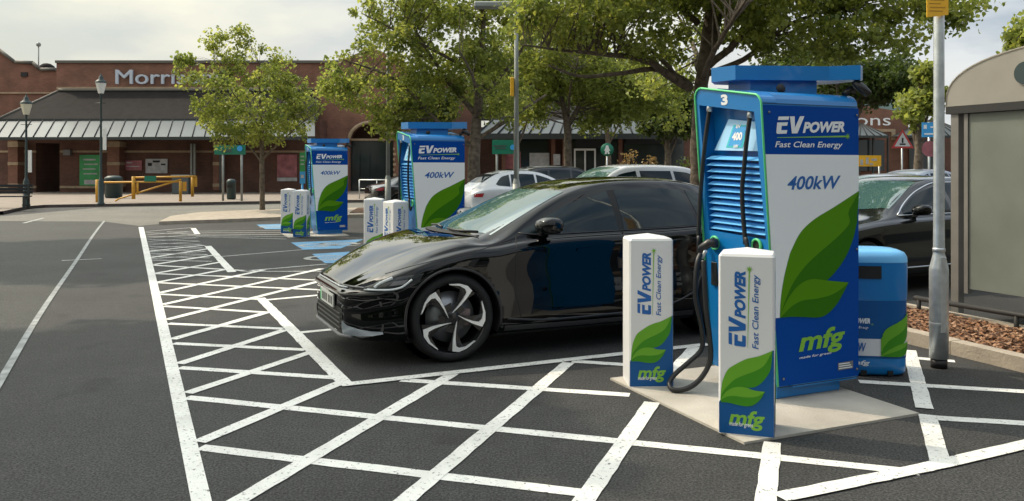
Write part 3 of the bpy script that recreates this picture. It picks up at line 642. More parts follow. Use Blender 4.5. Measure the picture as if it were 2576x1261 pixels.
bl = [face_pose(1808,1089,1948,1103), face_pose(1587,974,1690,973)]
mid_b = [(Vector((-2.37,14.2,0)), R(4)), (Vector((-1.86,13.2,0)), R(-50)), (Vector((-5.66,20.9,0)), R(2)), (Vector((-5.04,19.75,0)), R(-3))]
lab = ['white and blue square bollard nearest the camera, in front of the numbered charger', 'white and blue square bollard between the black car and the charging cable loop', 'square bollard in the middle distance just above the black bonnet, left of its pair', 'square bollard above the black bonnet turned to show two faces', 'square bollard on the far left of the row, behind its pair', 'square bollard of the far pair, nearer one left of the farthest charger']
for i, (p, a) in enumerate(bl+mid_b):
    if i == 0: bp_.location = p; bp_.rotation_euler = (0,0,a); bp_['label'] = lab[0]
    else: dup(bp_, p, a, lab[i])
# ================================================================ blue litter bin with livery
def litter_bin():
    c = G(2205, 944); cx, cy = 2.90, 6.72
    root = empty('litter_bin', (cx, cy, 0), R(-6), 'blue plastic litter bin with leaf print beside the big charger', 'bin')
    w, d = .27, .23
    def sup(r=1., z=0, n=40, e=3.6):
        o_ = []
        for k in range(n):
            a = 2*math.pi*k/n; c_, s_ = math.cos(a), math.sin(a); o_.append((math.copysign(abs(c_)**(2/e), c_)*w*r, math.copysign(abs(s_)**(2/e), s_)*d*r, z))
        return o_
    def skin(b, levels, m=0, cap0=False, cap1=False):
        vs = []; n = 40
        for r, z in levels: vs += sup(r, z)
        fs = [(i*n+k, i*n+(k+1)%n, (i+1)*n+(k+1)%n, (i+1)*n+k) for i in range(len(levels)-1) for k in range(n)]
        if cap0: fs.append(list(range(n))[::-1])
        if cap1: fs.append([(len(levels)-1)*n+k for k in range(n)])
        b.add(vs, fs, m, True)
    b = MB(); skin(b, [(.90,.012),(.95,.03),(.965,.10),(.965,.145)], 0, True); skin(b, [(.975,.145),(.985,.60)], 1); skin(b, [(.990,.60),(1.0,.62),(1.01,.86),(1.0,.90)], 0); b.build('bin_body', [M['blue'], M['bollblue']], root)
    b = MB(); skin(b, [(1.01,.90),(1.0,.94),(.93,.975),(.75,.995),(.35,1.005),(.02,1.006)], 0, False, True); b.build('bin_lid', M['bluelt'], root)
    b = MB(); skin(b, [(.981,.165),(.988,.30)], 0); b.build('white_band', M['bollwhite'], root)
    # the leaf wraps the front right corner
    def wrap(t, z, off=.0):                          # t: metres round the front from the centre, to the right
        pr = [Vector(p) for p in sup(.99, 0, 400)]; i = 300; acc = 0.
        n4 = len(pr); st_ = 1 if t >= 0 else -1
        while acc < abs(t): j = (i+st_) % n4; acc += (pr[j]-pr[i]).length; i = j
        p = pr[i]; nrm = Vector((p.x/w/w, p.y/d/d, 0)).normalized(); return (p.x+nrm.x*(.004+off), p.y+nrm.y*(.004+off), z)
    def strip(b, A_, B_, m, off):
        pa, pb = spline(A_, 6), spline(B_, 6)
        if len(pa) != len(pb): pb = [pb[round(i*(len(pb)-1)/(len(pa)-1))] for i in range(len(pa))]
        vs = []
        for p, q in zip(pa, pb):
            for k in range(5): vs.append(wrap(p[0]+(q[0]-p[0])*k/4, p[1]+(q[1]-p[1])*k/4, off))
        b.add(vs, [(5*i+k, 5*i+k+1, 5*i+k+6, 5*i+k+5) for i in range(len(pa)-1) for k in range(4)], m)
    base = (.015,.165); tip = (.30,.545)
    Lf = [base, (.018,.27), (.05,.37), (.17,.44), (.25,.49), tip]; Rb = [base, (.045,.24), (.10,.30), (.21,.37), (.27,.44), tip]; Rt = [base, (.10,.20), (.19,.25), (.25,.31), (.295,.40), tip]
    b = MB(); strip(b, Lf, Rb, 0, .0); strip(b, Rb, Rt, 1, .0)
    b2 = (.015,.165); t2 = (.275,.275); strip(b, [b2,(.09,.22),(.15,.25),(.21,.265),t2], [b2,(.12,.20),(.18,.22),(.23,.24),t2], 0, .002); strip(b, [b2,(.12,.20),(.18,.22),(.23,.24),t2], [b2,(.13,.160),(.20,.165),(.25,.20),t2], 1, .002)
    wf = lambda x, z: wrap(x, z, .001)
    evlogo(b, wf, -.26, .42, -.05, .485, 0, 2); text(b, 'Fast Clean Energy', wf, -.26, .375, -.06, .40, 2, bold=.01, shear=.2); star(b, lambda x, z: wrap(x, z, .002), -.035, .415, .016, 3)
    text(b, '400kW', wf, -.26, .20, -.08, .27, 4, bold=.02, shear=.2); text(b, 'mfg', wf, -.20, .085, -.05, .13, 2, bold=.03, shear=.2)
    b.build('livery', [M['bleafl'], M['bleafd'], M['txtwhite'], M['txtgreen'], M['txtblue']], root, fix=False)
    b = MB(); b.add([wrap(x, z, .010) for z in (.775,.875) for x in (-.14,-.09,-.04,.015)], [(0,1,5,4),(1,2,6,5),(2,3,7,6)]); b.build('litter_opening', M['black'], root, fix=False)
    b = MB()
    for x in (.10,-.10): b.box(x-.02, -d*.99, .012, x+.02, -d*.93, .05)
    b.build('foot_slot', M['black'], root)
litter_bin()
# ================================================================ cars
def pchip(xs, ys):
    xs = np.array(xs, float); ys = np.array(ys, float); h = np.diff(xs); dl = np.diff(ys)/h; m = np.zeros(len(xs))
    for i in range(1, len(xs)-1):
        if dl[i-1]*dl[i] > 0: w1 = 2*h[i]+h[i-1]; w2 = h[i]+2*h[i-1]; m[i] = (w1+w2)/(w1/dl[i-1]+w2/dl[i])
    m[0], m[-1] = dl[0], dl[-1]
    def f(x):
        x = float(min(max(x, xs[0]), xs[-1])); i = int(min(max(np.searchsorted(xs, x)-1, 0), len(xs)-2)); t = (x-xs[i])/h[i]
        return (2*t**3-3*t**2+1)*ys[i]+(t**3-2*t**2+t)*h[i]*m[i]+(-2*t**3+3*t**2)*ys[i+1]+(t**3-t**2)*h[i]*m[i+1]
    return f
def _front(tab, f, x_end, step=.05): return [(round(i*step, 3), f(i*step)) for i in range(int(x_end/step)+1)]+[t for t in tab if t[0] > x_end+.02]
SHAPES = {
 'cross': dict(L=4.69, wb=(.855,3.755), R=.376, cowl=(.98,1.02), roof=2.02,
   zc=[(0,.66),(.04,.735),(.12,.805),(.3,.89),(.6,.975),(.9,1.02),(1.1,1.052),(1.3,1.13),(1.6,1.255),(1.9,1.385),(2.15,1.475),(2.45,1.535),(2.9,1.56),(3.3,1.555),(3.7,1.50),(4.1,1.36),(4.4,1.15),(4.55,1.08),(4.69,.95)],
   zs=[(0,.60),(.12,.675),(.3,.745),(.6,.84),(.9,.905),(1.2,.955),(1.5,1.0),(2,1.035),(3,1.06),(3.6,1.08),(4.2,1.06),(4.5,1.0),(4.69,.90)],
   w=[(0,.56),(.04,.66),(.1,.74),(.2,.82),(.35,.885),(.55,.925),(.9,.940),(1.3,.935),(2.6,.93),(3.7,.945),(4.2,.925),(4.45,.87),(4.6,.80),(4.69,.70)],
   wr=[(0,.44),(.12,.54),(.3,.64),(.6,.71),(.9,.76),(1.15,.79),(1.5,.73),(1.9,.665),(2.3,.625),(3.0,.60),(3.6,.585),(4.1,.60),(4.4,.66),(4.69,.60)],
   zr=[(0,.635),(.12,.73),(.3,.80),(.6,.878),(.9,.938),(1.15,.985),(1.5,1.13),(1.9,1.305),(2.3,1.43),(2.7,1.485),(3.1,1.49),(3.5,1.455),(3.9,1.34),(4.25,1.18),(4.5,1.05),(4.69,.92)]),
 'suv': dict(L=4.6, wb=(.90,3.62), R=.37, cowl=(1.15,1.15), roof=2.0,
   zc=[(0,.75),(.04,.86),(.12,.95),(.5,1.04),(1.1,1.10),(1.3,1.18),(1.6,1.42),(1.9,1.60),(2.2,1.68),(2.8,1.70),(3.6,1.68),(4.1,1.60),(4.35,1.40),(4.5,1.15),(4.6,.95)],
   zs=[(0,.70),(.12,.86),(.5,.95),(1.1,1.0),(2,1.03),(3,1.06),(4.0,1.10),(4.4,1.08),(4.6,.90)],
   w=[(0,.62),(.05,.74),(.15,.84),(.35,.90),(.8,.93),(3.8,.93),(4.3,.91),(4.5,.86),(4.6,.74)],
   wr=[(0,.5),(.5,.74),(1.15,.78),(1.6,.70),(2.1,.65),(3.6,.64),(4.1,.64),(4.4,.68),(4.6,.66)],
   zr=[(0,.72),(.12,.90),(.5,1.0),(1.15,1.05),(1.5,1.29),(1.85,1.50),(2.2,1.59),(2.8,1.62),(3.6,1.60),(4.1,1.50),(4.35,1.33),(4.5,1.12),(4.6,.92)]),
 'saloon': dict(L=4.6, wb=(.90,3.70), R=.33, cowl=(1.28,.98), roof=2.1,
   zc=[(0,.62),(.04,.70),(.15,.77),(.6,.88),(1.2,.95),(1.4,1.03),(1.7,1.20),(2.0,1.35),(2.3,1.43),(2.8,1.45),(3.2,1.42),(3.6,1.30),(3.95,1.14),(4.2,1.06),(4.5,1.02),(4.6,.92)],
   zs=[(0,.58),(.15,.70),(.6,.80),(1.2,.88),(2,.92),(3,.95),(4.0,.98),(4.4,.97),(4.6,.86)],
   w=[(0,.56),(.05,.68),(.15,.79),(.35,.86),(.8,.90),(3.8,.90),(4.3,.87),(4.5,.81),(4.6,.68)],
   wr=[(0,.44),(.5,.70),(1.25,.76),(1.7,.66),(2.2,.60),(3.2,.58),(3.8,.62),(4.2,.70),(4.6,.58)],
   zr=[(0,.60),(.15,.73),(.6,.84),(1.28,.93),(1.7,1.12),(2.05,1.29),(2.4,1.37),(2.9,1.38),(3.3,1.33),(3.7,1.19),(4.0,1.05),(4.3,1.0),(4.6,.89)])}
c_ = SHAPES['cross']
fz = lambda x: .655+.402*(1-(1-min(x, 1.15)/1.15)**1.9); fs_ = lambda x: .60+.365*(1-(1-min(x, 1.2)/1.2)**1.8)
c_['zc'] = _front(c_['zc'], fz, 1.0); c_['zs'] = _front(c_['zs'], fs_, 1.1); c_['zr'] = _front(c_['zr'], lambda x: fs_(x)+.60*(fz(x)-fs_(x)), 1.0)
c_['w'] = _front(c_['w'], lambda x: .56+.38*(1-(1-min(x, .9)/.9)**4), .85); c_['wr'] = _front(c_['wr'], lambda x: .44+.345*(1-(1-min(x, 1.15)/1.15)**2.5), 1.05)
class Car:
    def __init__(s, kind, name, label, group, paint, hi=False, sz=(1,1,1)):
        d = SHAPES[kind]; s.d = d; s.sz = sz; s.hi = hi
        def soft(f, L_):
            def g(x):
                h = min(.10, max(0., x)*.55+.004, max(0., L_-x)*.55+.004); return sum(f(x+h*t)*w_ for t, w_ in ((-1,.1),(-.5,.2),(0,.4),(.5,.2),(1,.1)))
            return g
        s.fn = {k: soft(pchip(*zip(*d[k])), d['L']) for k in ('zc','zs','w','wr','zr')}
        s.root = empty(name, (0,0,0), 0, label, 'car', group); s.L = d['L']; s.kind = kind
        s.glass = M['carglass']; s.body(paint)
        s.root.scale = sz
    def sec(s, x):
        zc, zs, w, wr, zr = (s.fn[k](x) for k in ('zc','zs','w','wr','zr'))
        zl = .20+.07*max(0, 1-x/.12)+.10*max(0, (x-s.L+.5)/.5); zs = min(zs, zr-.012); h = zs-zl
        cp = [(0,zl),(w*.55,zl),(w*.90,zl+.005),(w*.985,zl+.06),(w*1.0,zl+h*.34),(w*.980,zl+h*.56),(w*1.0,zs-.115),(w*.975,zs-.028),(w*.915,zs+.006)]
        b_ = cp[-1]; cp += [((b_[0]+wr)/2+.018, (b_[1]+zr)/2), (wr, zr)]
        cp += [(wr*.84, zr+.62*(zc-zr)), (wr*.45, zc-.10*(zc-zr)), (0, zc)]
        return cp
    def curve(s, x, n=5):
        cp = s.sec(x); out_ = []; k = len(cp)
        for i in range(k-1):
            p0 = np.array(cp[i-1]) if i else np.array((-cp[1][0], cp[1][1])); p1 = np.array(cp[i]); p2 = np.array(cp[i+1]); p3 = np.array(cp[i+2]) if i+2 < k else np.array((-cp[-2][0], cp[-2][1]))
            for q in range(n):
                t = q/n; out_.append(.5*((2*p1)+(-p0+p2)*t+(2*p0-5*p1+4*p2-p3)*t*t+(-p0+3*p1-3*p2+p3)*t**3))
        out_.append(np.array(cp[-1])); return np.array(out_)
    def yside(s, x, z):
        c = s.curve(x, 6); c = c[12:61]; zz = c[:, 1]; i = np.searchsorted(np.maximum.accumulate(zz), z); i = int(min(max(i, 1), len(zz)-1))
        t = (z-zz[i-1])/max(1e-6, zz[i]-zz[i-1]); return float(c[i-1, 0]+(c[i, 0]-c[i-1, 0])*min(max(t, 0), 1))
    def ztop(s, x, y):
        c = s.curve(x, 6)[42:]; yy = c[::-1, 0]; return float(np.interp(abs(y), yy, c[::-1, 1]))
    def body(s, paint):
        L_ = s.L; nx = 110 if s.hi else 56; n = 5 if s.hi else 3
        xs = list(np.concatenate([np.linspace(0, .3, 14 if s.hi else 7)[:-1]**1, np.linspace(.3, L_-.3, nx), np.linspace(L_-.3, L_, 8)[1:]]))
        rows = []
        for x in xs:
            c = s.curve(x, n); rows.append([(x, -a, b) for a, b in c]+[(x, a, b) for a, b in c[::-1][1:-1]])
        m = len(rows[0]); V_ = [list(p) for r_ in rows for p in r_]; R_ = s.d['R']+.045; arch = set(); half = len(s.curve(xs[0], n))
        drop = set()
        def incirc(p): return any((p[0]-wx)**2+(p[2]-s.d['R'])**2 < R_*R_ for wx in s.d['wb']) and abs(p[1]) > .60
        ins = [incirc(p) for p in V_]; faces = []
        for i in range(len(xs)-1):
            for j in range(m):
                q = (i*m+j, (i+1)*m+j, (i+1)*m+(j+1) % m, i*m+(j+1) % m)
                c = sum(ins[k] for k in q)
                if c == 4: continue
                if c:
                    for k in q:
                        if ins[k]: arch.add(k)
                faces.append(q)
        for k in arch:
            p = V_[k]; wx = min(s.d['wb'], key=lambda a: abs(a-p[0])); dx, dz = p[0]-wx, p[2]-s.d['R']; l = math.hypot(dx, dz)
            if l > 1e-6 and p[2] > .12: p[0] = wx+dx/l*R_; p[2] = s.d['R']+dz/l*R_
        e0, e1 = list(range(m))[::-1], [(len(xs)-1)*m+j for j in range(m)]
        b = MB(); b.add(V_, faces+[e0, e1], 0, True)
        o = b.build('body', paint, s.root); s.bodyo = o
        b = MB()
        for wx in s.d['wb']:                          # wheel-arch liners
            for sg in (-1, 1):
                ys = sg*(s.yside(wx, .7)-.012); vs = []
                for k in range(25):
                    a = R(-20+220*k/24); c_, s_ = math.cos(a), math.sin(a)
                    vs += [(wx+c_*(R_+.006), ys, s.d['R']+s_*(R_+.006)), (wx+c_*(R_+.006), sg*.55, s.d['R']+s_*(R_+.006))]
                b.add(vs, [(2*k, 2*k+1, 2*k+3, 2*k+2) for k in range(24)])
                b.add([(wx+math.cos(R(15*k))*(R_+.006), sg*.56, s.d['R']+math.sin(R(15*k))*(R_+.006)) for k in range(24)], [list(range(24))])
        b.box(.5, -.72, .16, L_-.5, .72, .21)
        b.build('underbody', M['black'], s.root, fix=False)
    def side(s, name, low, high, m, sg=(-1, 1), off=.004, nt=26, nz=7, parent=None, thick=False):
        """patch that follows the flank; low / high are outlines in (x, z) from front to rear"""
        lo = pchip_path(low, nt); hi = pchip_path(high, nt)
        res = []
        for g_ in sg:
            b = MB(); vs = []
            for a, c in zip(lo, hi):
                for k in range(nz):
                    t = k/(nz-1); x = a[0]+(c[0]-a[0])*t; z = a[1]+(c[1]-a[1])*t; vs.append((x, g_*(s.yside(x, z)+off), z))
            b.add(vs, [(i*nz+k, i*nz+k+1, (i+1)*nz+k+1, (i+1)*nz+k) for i in range(nt-1) for k in range(nz-1)], 0, True)
            res.append(b.build(name, m, parent or s.root))
        return res
    def line(s, name, pts, r, m, sg=(-1, 1), off=.004, n=6, parent=None):
        for g_ in sg:
            b = MB(); b.tube([(x, g_*(s.yside(x, z)+off), z) for x, z in pchip_path(pts, max(8, len(pts)*5))], r, n); b.build(name, m, parent or s.root)
    def top(s, name, x0, x1, w0, w1, m, off=.004, bow=.10, nx=14, ny=17, parent=None):
        """patch that follows the upper skin between x0 (half width w0) and x1 (half width w1)"""
        b = MB(); vs = []
        for i in range(nx):
            t = i/(nx-1)
            for k in range(ny):
                q = -1+2*k/(ny-1); wy = (w0+(w1-w0)*t)*q; x = x0+(x1-x0)*t+bow*(q*q)*(1-t*.6); z = s.ztop(x, wy)
                e = .02; dzdx = (s.ztop(x+e, wy)-s.ztop(x-e, wy))/(2*e); nl = math.hypot(1, dzdx); vs.append((x-off*dzdx/nl, wy, z+off/nl))
        b.add(vs, [(i*ny+k, i*ny+k+1, (i+1)*ny+k+1, (i+1)*ny+k) for i in range(nx-1) for k in range(ny-1)], 0, True)
        return b.build(name, m, parent or s.root)
    def wheels(s, full=True):
        tpl = None
        for wx in s.d['wb']:
            for sg in (-1, 1):
                y = sg*(s.yside(wx, .62)-.018)
                if tpl is None:
                    tpl = wheel(s.d['R'], full); w_ = tpl
                else:
                    w_ = tpl.copy(); COL.objects.link(w_)
                    for k in kids(tpl): c = k.copy(); COL.objects.link(c); c.parent = w_
                w_.parent = s.root; w_.location = (wx, y, s.d['R']); w_.rotation_euler = (0, 0, 0 if sg < 0 else math.pi)
    def front(s, w=.5):
        pass
def pchip_path(pts, n):
    pts = [np.array(p, float) for p in pts]; l = [0]
    for a, b in zip(pts[:-1], pts[1:]): l.append(l[-1]+np.linalg.norm(b-a))
    fx = pchip(l, [p[0] for p in pts]); fz = pchip(l, [p[1] for p in pts]); return [(fx(l[-1]*i/(n-1)), fz(l[-1]*i/(n-1))) for i in range(n)]
def wheel(Rw, full):
    """wheel whose outer face looks along -y; origin at the outer face centre"""
    b = MB(); Rt, Rw_ = Rw, Rw; prof = [(Rw*.785,.045),(Rw*.80,.012),(Rw*.82,.0),(Rw*.88,-.008),(Rw*.945,-.002),(Rw*.985,.022),(Rw,.05),(Rw,.19),(Rw*.97,.22),(Rw*.8,.235),(Rw*.6,.235)]
    T = Matrix.Rotation(R(-90), 4, 'X')
    b.lathe([(r, z) for r, z in prof], n=48, T=T); t = b.build('wheel', M['tyre'])
    Rw = Rw*1.165
    b = MB(); b.lathe([(Rw*.69,.010),(Rw*.672,.016),(Rw*.655,.05),(Rw*.62,.10),(Rw*.60,.2)], n=48, T=T)
    for k in range(5):                                # dark spoke paddles between five openings
        def pp(r, a, y=.03): a = R(a+72*k); return (r*Rw*math.cos(a), y, r*Rw*math.sin(a))
        o_ = [pp(.10,120,.028), pp(.14,70,.028), pp(.40,52,.026), pp(.64,44,.022), pp(.665,60,.02), pp(.665,76,.02), pp(.665,90,.02), pp(.62,92,.024), pp(.56,74,.03), pp(.34,72,.034)]
        b.add(o_+[(p[0], p[1]+.03, p[2]) for p in o_], [list(range(10)), list(range(10,20))[::-1]]+[(i,(i+1)%10,10+(i+1)%10,10+i) for i in range(10)])
        o_ = [pp(.12,95,.03), pp(.30,60,.03), pp(.30,25,.032), pp(.12,20,.03)]
        b.add(o_, [(0,1,2,3)])
    b.lathe([(0,.018),(Rw*.12,.020),(Rw*.15,.03),(Rw*.16,.06)], n=20, T=T)
    rim = b.build('rim', M['rimblack'], t, fix=False)
    b = MB()
    for k in range(5):
        def pp(r, a, y=.008): a = R(a+72*k); return (r*Rw*math.cos(a), y, r*Rw*math.sin(a))
        inn = [pp(.10,104), pp(.25,66), pp(.42,60), pp(.55,60), pp(.60,66), pp(.63,78), pp(.645,96)]
        outr = [pp(.115,88), pp(.28,58), pp(.44,53), pp(.64,52.5), pp(.675,64), pp(.672,78), pp(.668,98)]
        vs = inn+outr; vs += [(p[0], p[1]+.018, p[2]) for p in vs]
        fs = [(i, i+1, 8+i, 7+i) for i in range(6)]+[(i+14, 14+7+i, 14+8+i, 14+i+1) for i in range(6)]+[(i, i+14, i+15, i+1) for i in range(6)]+[(7+i, 8+i, 22+i, 21+i) for i in range(6)]+[(0,7,21,14),(6,20,27,13)]
        b.add(vs, fs)
    b.build('spoke_trim', M['rimsilver'] if full else M['greyplastic'], t)
    b = MB(); b.lathe([(.03,.10),(Rw*.50,.10),(Rw*.50,.125),(.03,.125)], n=32, T=T); b.build('brake_disc', M['disc'], t)
    b = MB(); b.box(-.07, .085, .08, .07, .14, .18, T=Matrix.Rotation(R(95), 4, 'Y')); b.build('brake_caliper', M['caliper'], t)
    return t
def mirror(c, x, z, m, sg=(-1, 1), sc=1., m2=None):
    for g_ in sg:
        y = g_*(c.yside(x, z-.03)+.13*sc); b = MB(); vs = []; fs = []; n = 12
        lv = [(-.085,.35),(-.075,.65),(-.045,.92),(.0,1.0),(.04,.98),(.065,.88)]
        for dx, r_ in lv:
            for k in range(n):
                a = 2*math.pi*k/n; c_, s_ = math.cos(a), math.sin(a)
                vs.append((x+dx*sc, y+math.copysign(abs(c_)**.7, c_)*.105*r_*sc, z+math.copysign(abs(s_)**.75, s_)*.062*r_*sc+.008*c_*g_))
        fs = [(i*n+k, i*n+(k+1)%n, (i+1)*n+(k+1)%n, (i+1)*n+k) for i in range(len(lv)-1) for k in range(n)]+[list(range(n))[::-1], [(len(lv)-1)*n+k for k in range(n)]]
        b.add(vs, fs, 0, True); o = b.build('door_mirror', m, c.root)
        b = MB(); y0 = g_*(c.yside(x+.02, z-.07)-.01); b.hexa([(x-.04,y0,z-.105),(x+.05,y0,z-.105),(x+.04,y-g_*.03,z-.055),(x-.03,y-g_*.03,z-.055),(x-.04,y0,z-.07),(x+.05,y0,z-.07),(x+.04,y-g_*.03,z-.03),(x-.03,y-g_*.03,z-.03)]); b.build('mirror_arm', M['blackplastic'], o)
# ---- the near black car
ev = Car('cross', 'parked_car', 'glossy black electric crossover parked in the nearest bay beside the numbered charger', 'cars parked in the car park', M['carblack'], hi=True)
FW = Vector((-.479, 6.945, 0)); noseP = FW - U*.855 + V*.935
ev.root.location = noseP; ev.root.rotation_euler = (0, 0, TH)
ev.wheels()
# side glass: front door window, rear door window, quarter glass
ev.side('door_window', [(1.52,1.075),(1.68,1.058),(2.52,1.070)], [(1.52,1.082),(1.87,1.232),(2.10,1.325),(2.50,1.430)], M['carglass'])
ev.side('door_window', [(2.58,1.072),(3.42,1.092)], [(2.58,1.437),(3.0,1.452),(3.36,1.435)], M['carglass'])
ev.side('quarter_window', [(3.46,1.098),(3.86,1.13)], [(3.42,1.43),(3.66,1.37),(3.92,1.17)], M['carglass'])
ev.side('window_pillar', [(2.52,1.070),(2.58,1.072)], [(2.50,1.430),(2.58,1.437)], M['black'], nt=4, off=.002)
ev.top('windscreen', 1.10, 2.02, .725, .555, M['screen'], bow=.17, nx=18)
ev.top('rear_window', 4.32, 3.66, .56, .48, M['carglass'], bow=-.05)
w_ = ev.top('cowl', .985, 1.10, .70, .715, M['black'], off=.006, bow=.17, nx=4)
for y0, y1, x0, x1 in ((-.62,-.05,1.17,1.09),(.05,.58,1.11,1.15)):
    b = MB(); b.tube([(x0+.10*y0*y0-.02, y0, ev.ztop(x0+.10*y0*y0-.02, y0)+.025), (x1-.01, (y0+y1)/2, ev.ztop(x1-.01, (y0+y1)/2)+.028), (x1+.02, y1, ev.ztop(x1+.02, y1)+.02)], .011, 6); b.build('wiper', M['rubber'], ev.root)
mirror(ev, 1.72, 1.135, M['carblack'], sc=1.3)
ev.line('window_trim', [(1.50,1.070),(1.68,1.052),(2.4,1.062),(3.42,1.084),(3.88,1.125)], .006, M['blackplastic'])
# panel gaps and crease lines
G_ = M['black']
ev.line('panel_gap', [(1.47,1.04),(1.42,.88),(1.42,.6),(1.47,.34)], .0035, G_, off=-.0005)
ev.line('panel_gap', [(2.55,1.06),(2.56,.7),(2.60,.34)], .0035, G_, off=-.0005)
ev.line('panel_gap', [(3.42,1.03),(3.44,.85),(3.34,.72)], .0035, G_, off=-.0005)
ev.line('bonnet_gap', [(.30,.765),(.45,.815),(.75,.885),(1.10,.945),(1.42,1.0)], .0035, G_, off=-.0005)
ev.line('sill_trim', [(1.34,.34),(1.8,.30),(2.6,.31),(3.1,.37),(3.32,.46)], .012, M['blackplastic'], off=-.004)
ev.side('sill_panel', [(1.31,.235),(2.2,.23),(3.30,.235)], [(1.31,.285),(2.2,.272),(3.30,.285)], M['blackplastic'], off=.012, nz=3)
for x in (2.02, 2.98): ev.side('door_handle', [(x,.895),(x+.19,.903)], [(x+.01,.923),(x+.18,.931)], M['carblack'], nt=6, nz=3, off=.010)
# wheel-arch lips
for wx in ev.d['wb']:
    for g_ in (-1, 1):
        b = MB(); pts = []
        for k in range(29):
            a = R(-14+208*k/28); x = wx+math.cos(a)*(ev.d['R']+.050); z = ev.d['R']+math.sin(a)*(ev.d['R']+.050); pts.append((x, g_*(ev.yside(x, z)+.001), z))
        b.tube(pts, .013, 6); b.build('arch_lip', M['blackplastic'], ev.root)
# nose: helper that walks round the front skin
def nose(y, z, off=.005):
    """point of the front skin at lateral position y and height z"""
    lo, hi = 0., .9
    for _ in range(26):
        mid = (lo+hi)/2
        if ev.yside(mid, z) < abs(y): lo = mid
        else: hi = mid
    x = hi
    # height limit: the bonnet skin
    for _ in range(60):
        if ev.ztop(x, abs(y)) < z and x < .9: x += .008
        else: break
    return Vector((x-off, y, z))
def npatch(name, lo, hi, m, off=.006, sg=(1,), nt=18, nz=4, parent=None):
    for g_ in sg:
        b = MB(); vs = []
        A_, B_ = pchip_path(lo, nt), pchip_path(hi, nt)
        for p, q in zip(A_, B_):
            for k in range(nz): t = k/(nz-1); v = nose((p[0]+(q[0]-p[0])*t)*g_, p[1]+(q[1]-p[1])*t, off); vs.append((v.x, v.y+g_*off*.7*(abs(v.y) > .5), v.z))
        b.add(vs, [(i*nz+k, i*nz+k+1, (i+1)*nz+k+1, (i+1)*nz+k) for i in range(nt-1) for k in range(nz-1)], 0, True); o = b.build(name, m, parent or ev.root)
    return o
NB = nose
# bumper bar of the thin upper grille, headlamps, lamp strips, lower intake, lip
b = MB(); vs = []; ys_ = np.concatenate([np.linspace(-.875, -.6, 10), np.linspace(-.55, .55, 23), np.linspace(.6, .875, 10)])
for y in ys_:
    k = 1-max(0, abs(y)-.55)/.325*.75
    for o_, z in ((.001,.632),(.014*k,.622),(.030*k,.606),(.036*k,.590),(.028*k,.568),(.001,.545)): v = NB(y, z, o_); vs.append((v.x, v.y+math.copysign(o_*.7, y)*(abs(y) > .55), v.z))
b.add(vs, [(i*6+k, i*6+k+1, (i+1)*6+k+1, (i+1)*6+k) for i in range(len(ys_)-1) for k in range(5)], 0, True); b.build('bumper_ledge', M['carblack'], ev.root)
b = MB(); b.tube([NB(y, .640, .006) for y in np.linspace(-.55, .55, 25)], .007, 6); b.build('grille_strip', M['drl'], ev.root)
for g_ in (-1, 1):
    o = ev.side('headlight', [(.10,.634),(.24,.634),(.40,.650),(.54,.705)], [(.12,.676),(.24,.715),(.40,.752),(.58,.775)], M['lampglass'], sg=(g_,), off=.006, nt=18, nz=5)[0]
    b = MB(); b.tube([NB(y*g_, .650, .008) for y in np.linspace(.40, .74, 12)], .011, 6); b.build('lamp_strip', M['lampglass'], o)
    ev.line('lamp_strip', [(.13,.640),(.30,.645),(.38,.660),(.48,.728)], .0085, M['drl'], sg=(g_,), off=.012, parent=o)
    ev.line('lamp_strip', [(.20,.662),(.24,.695),(.335,.742)], .013, M['drl'], sg=(g_,), off=.010, parent=o)
    ev.side('lamp_lens', [(.30,.675),(.42,.690)], [(.34,.712),(.45,.728)], M['greyplastic'], sg=(g_,), off=.009, nt=5, nz=3, parent=o)
b = MB(); vs = []
for i, y in enumerate(np.linspace(-.50, .50, 21)):
    for z in (.245,.30,.36,.42,.455): v = NB(y, z, .004); vs.append(tuple(v))
b.add(vs, [(i*5+k, i*5+k+1, (i+1)*5+k+1, (i+1)*5+k) for i in range(20) for k in range(4)], 0, True); ig = b.build('lower_grille', M['black'], ev.root)
for z in (.285,.325,.365,.405):
    b = MB(); b.tube([NB(y, z, .010) for y in np.linspace(-.47, .47, 17)], .006, 5); b.build('grille_bar', M['blackplastic'], ig)
b = MB(); b.tube([NB(y, .235, .018) for y in np.linspace(-.62, .62, 25)], .013, 6); b.build('front_lip', M['greyplastic'], ev.root)
for g_ in (-1, 1):
    b = MB(); vs = []
    for y, za, zb_ in ((.52,.245,.36),(.60,.245,.33),(.70,.25,.31),(.78,.26,.30),(.84,.28,.30)):
        for k in range(3): v = NB(g_*y, za+(zb_-za)*k/2, .012); vs.append((v.x, v.y+g_*.006, v.z))
    b.add(vs, [(i*3+k, i*3+k+1, (i+1)*3+k+1, (i+1)*3+k) for i in range(4) for k in range(2)], 0, True); b.build('corner_blade', M['carsilver'], ev.root)  # silver colour stands in for sky reflected in the dark blades
b = MB(); b.rbox(-.030, -.26, .430, -.014, .26, .545, .003); pn = b.build('number_plate', M['plate'], ev.root)
b = MB(); Tp = Matrix.Identity(4); 
for k, (ya, wa) in enumerate(((.17,.035),(.115,.035),(.06,.03),(.005,.03),(-.085,.035),(-.14,.03),(-.195,.035))): b.add([tuple(Tp @ Vector((-.0315, y, z))) for y, z in ((ya,.453),(ya-wa,.453),(ya-wa,.523),(ya,.523))], [(0,1,2,3)], 0)
b.add([tuple(Tp @ Vector((-.0312, y, z))) for y, z in ((.257,.434),(.215,.434),(.215,.541),(.257,.541))], [(0,1,2,3)], 1)
b.build('plate_characters', [M['black'], M['edgegreen']], pn, fix=False)
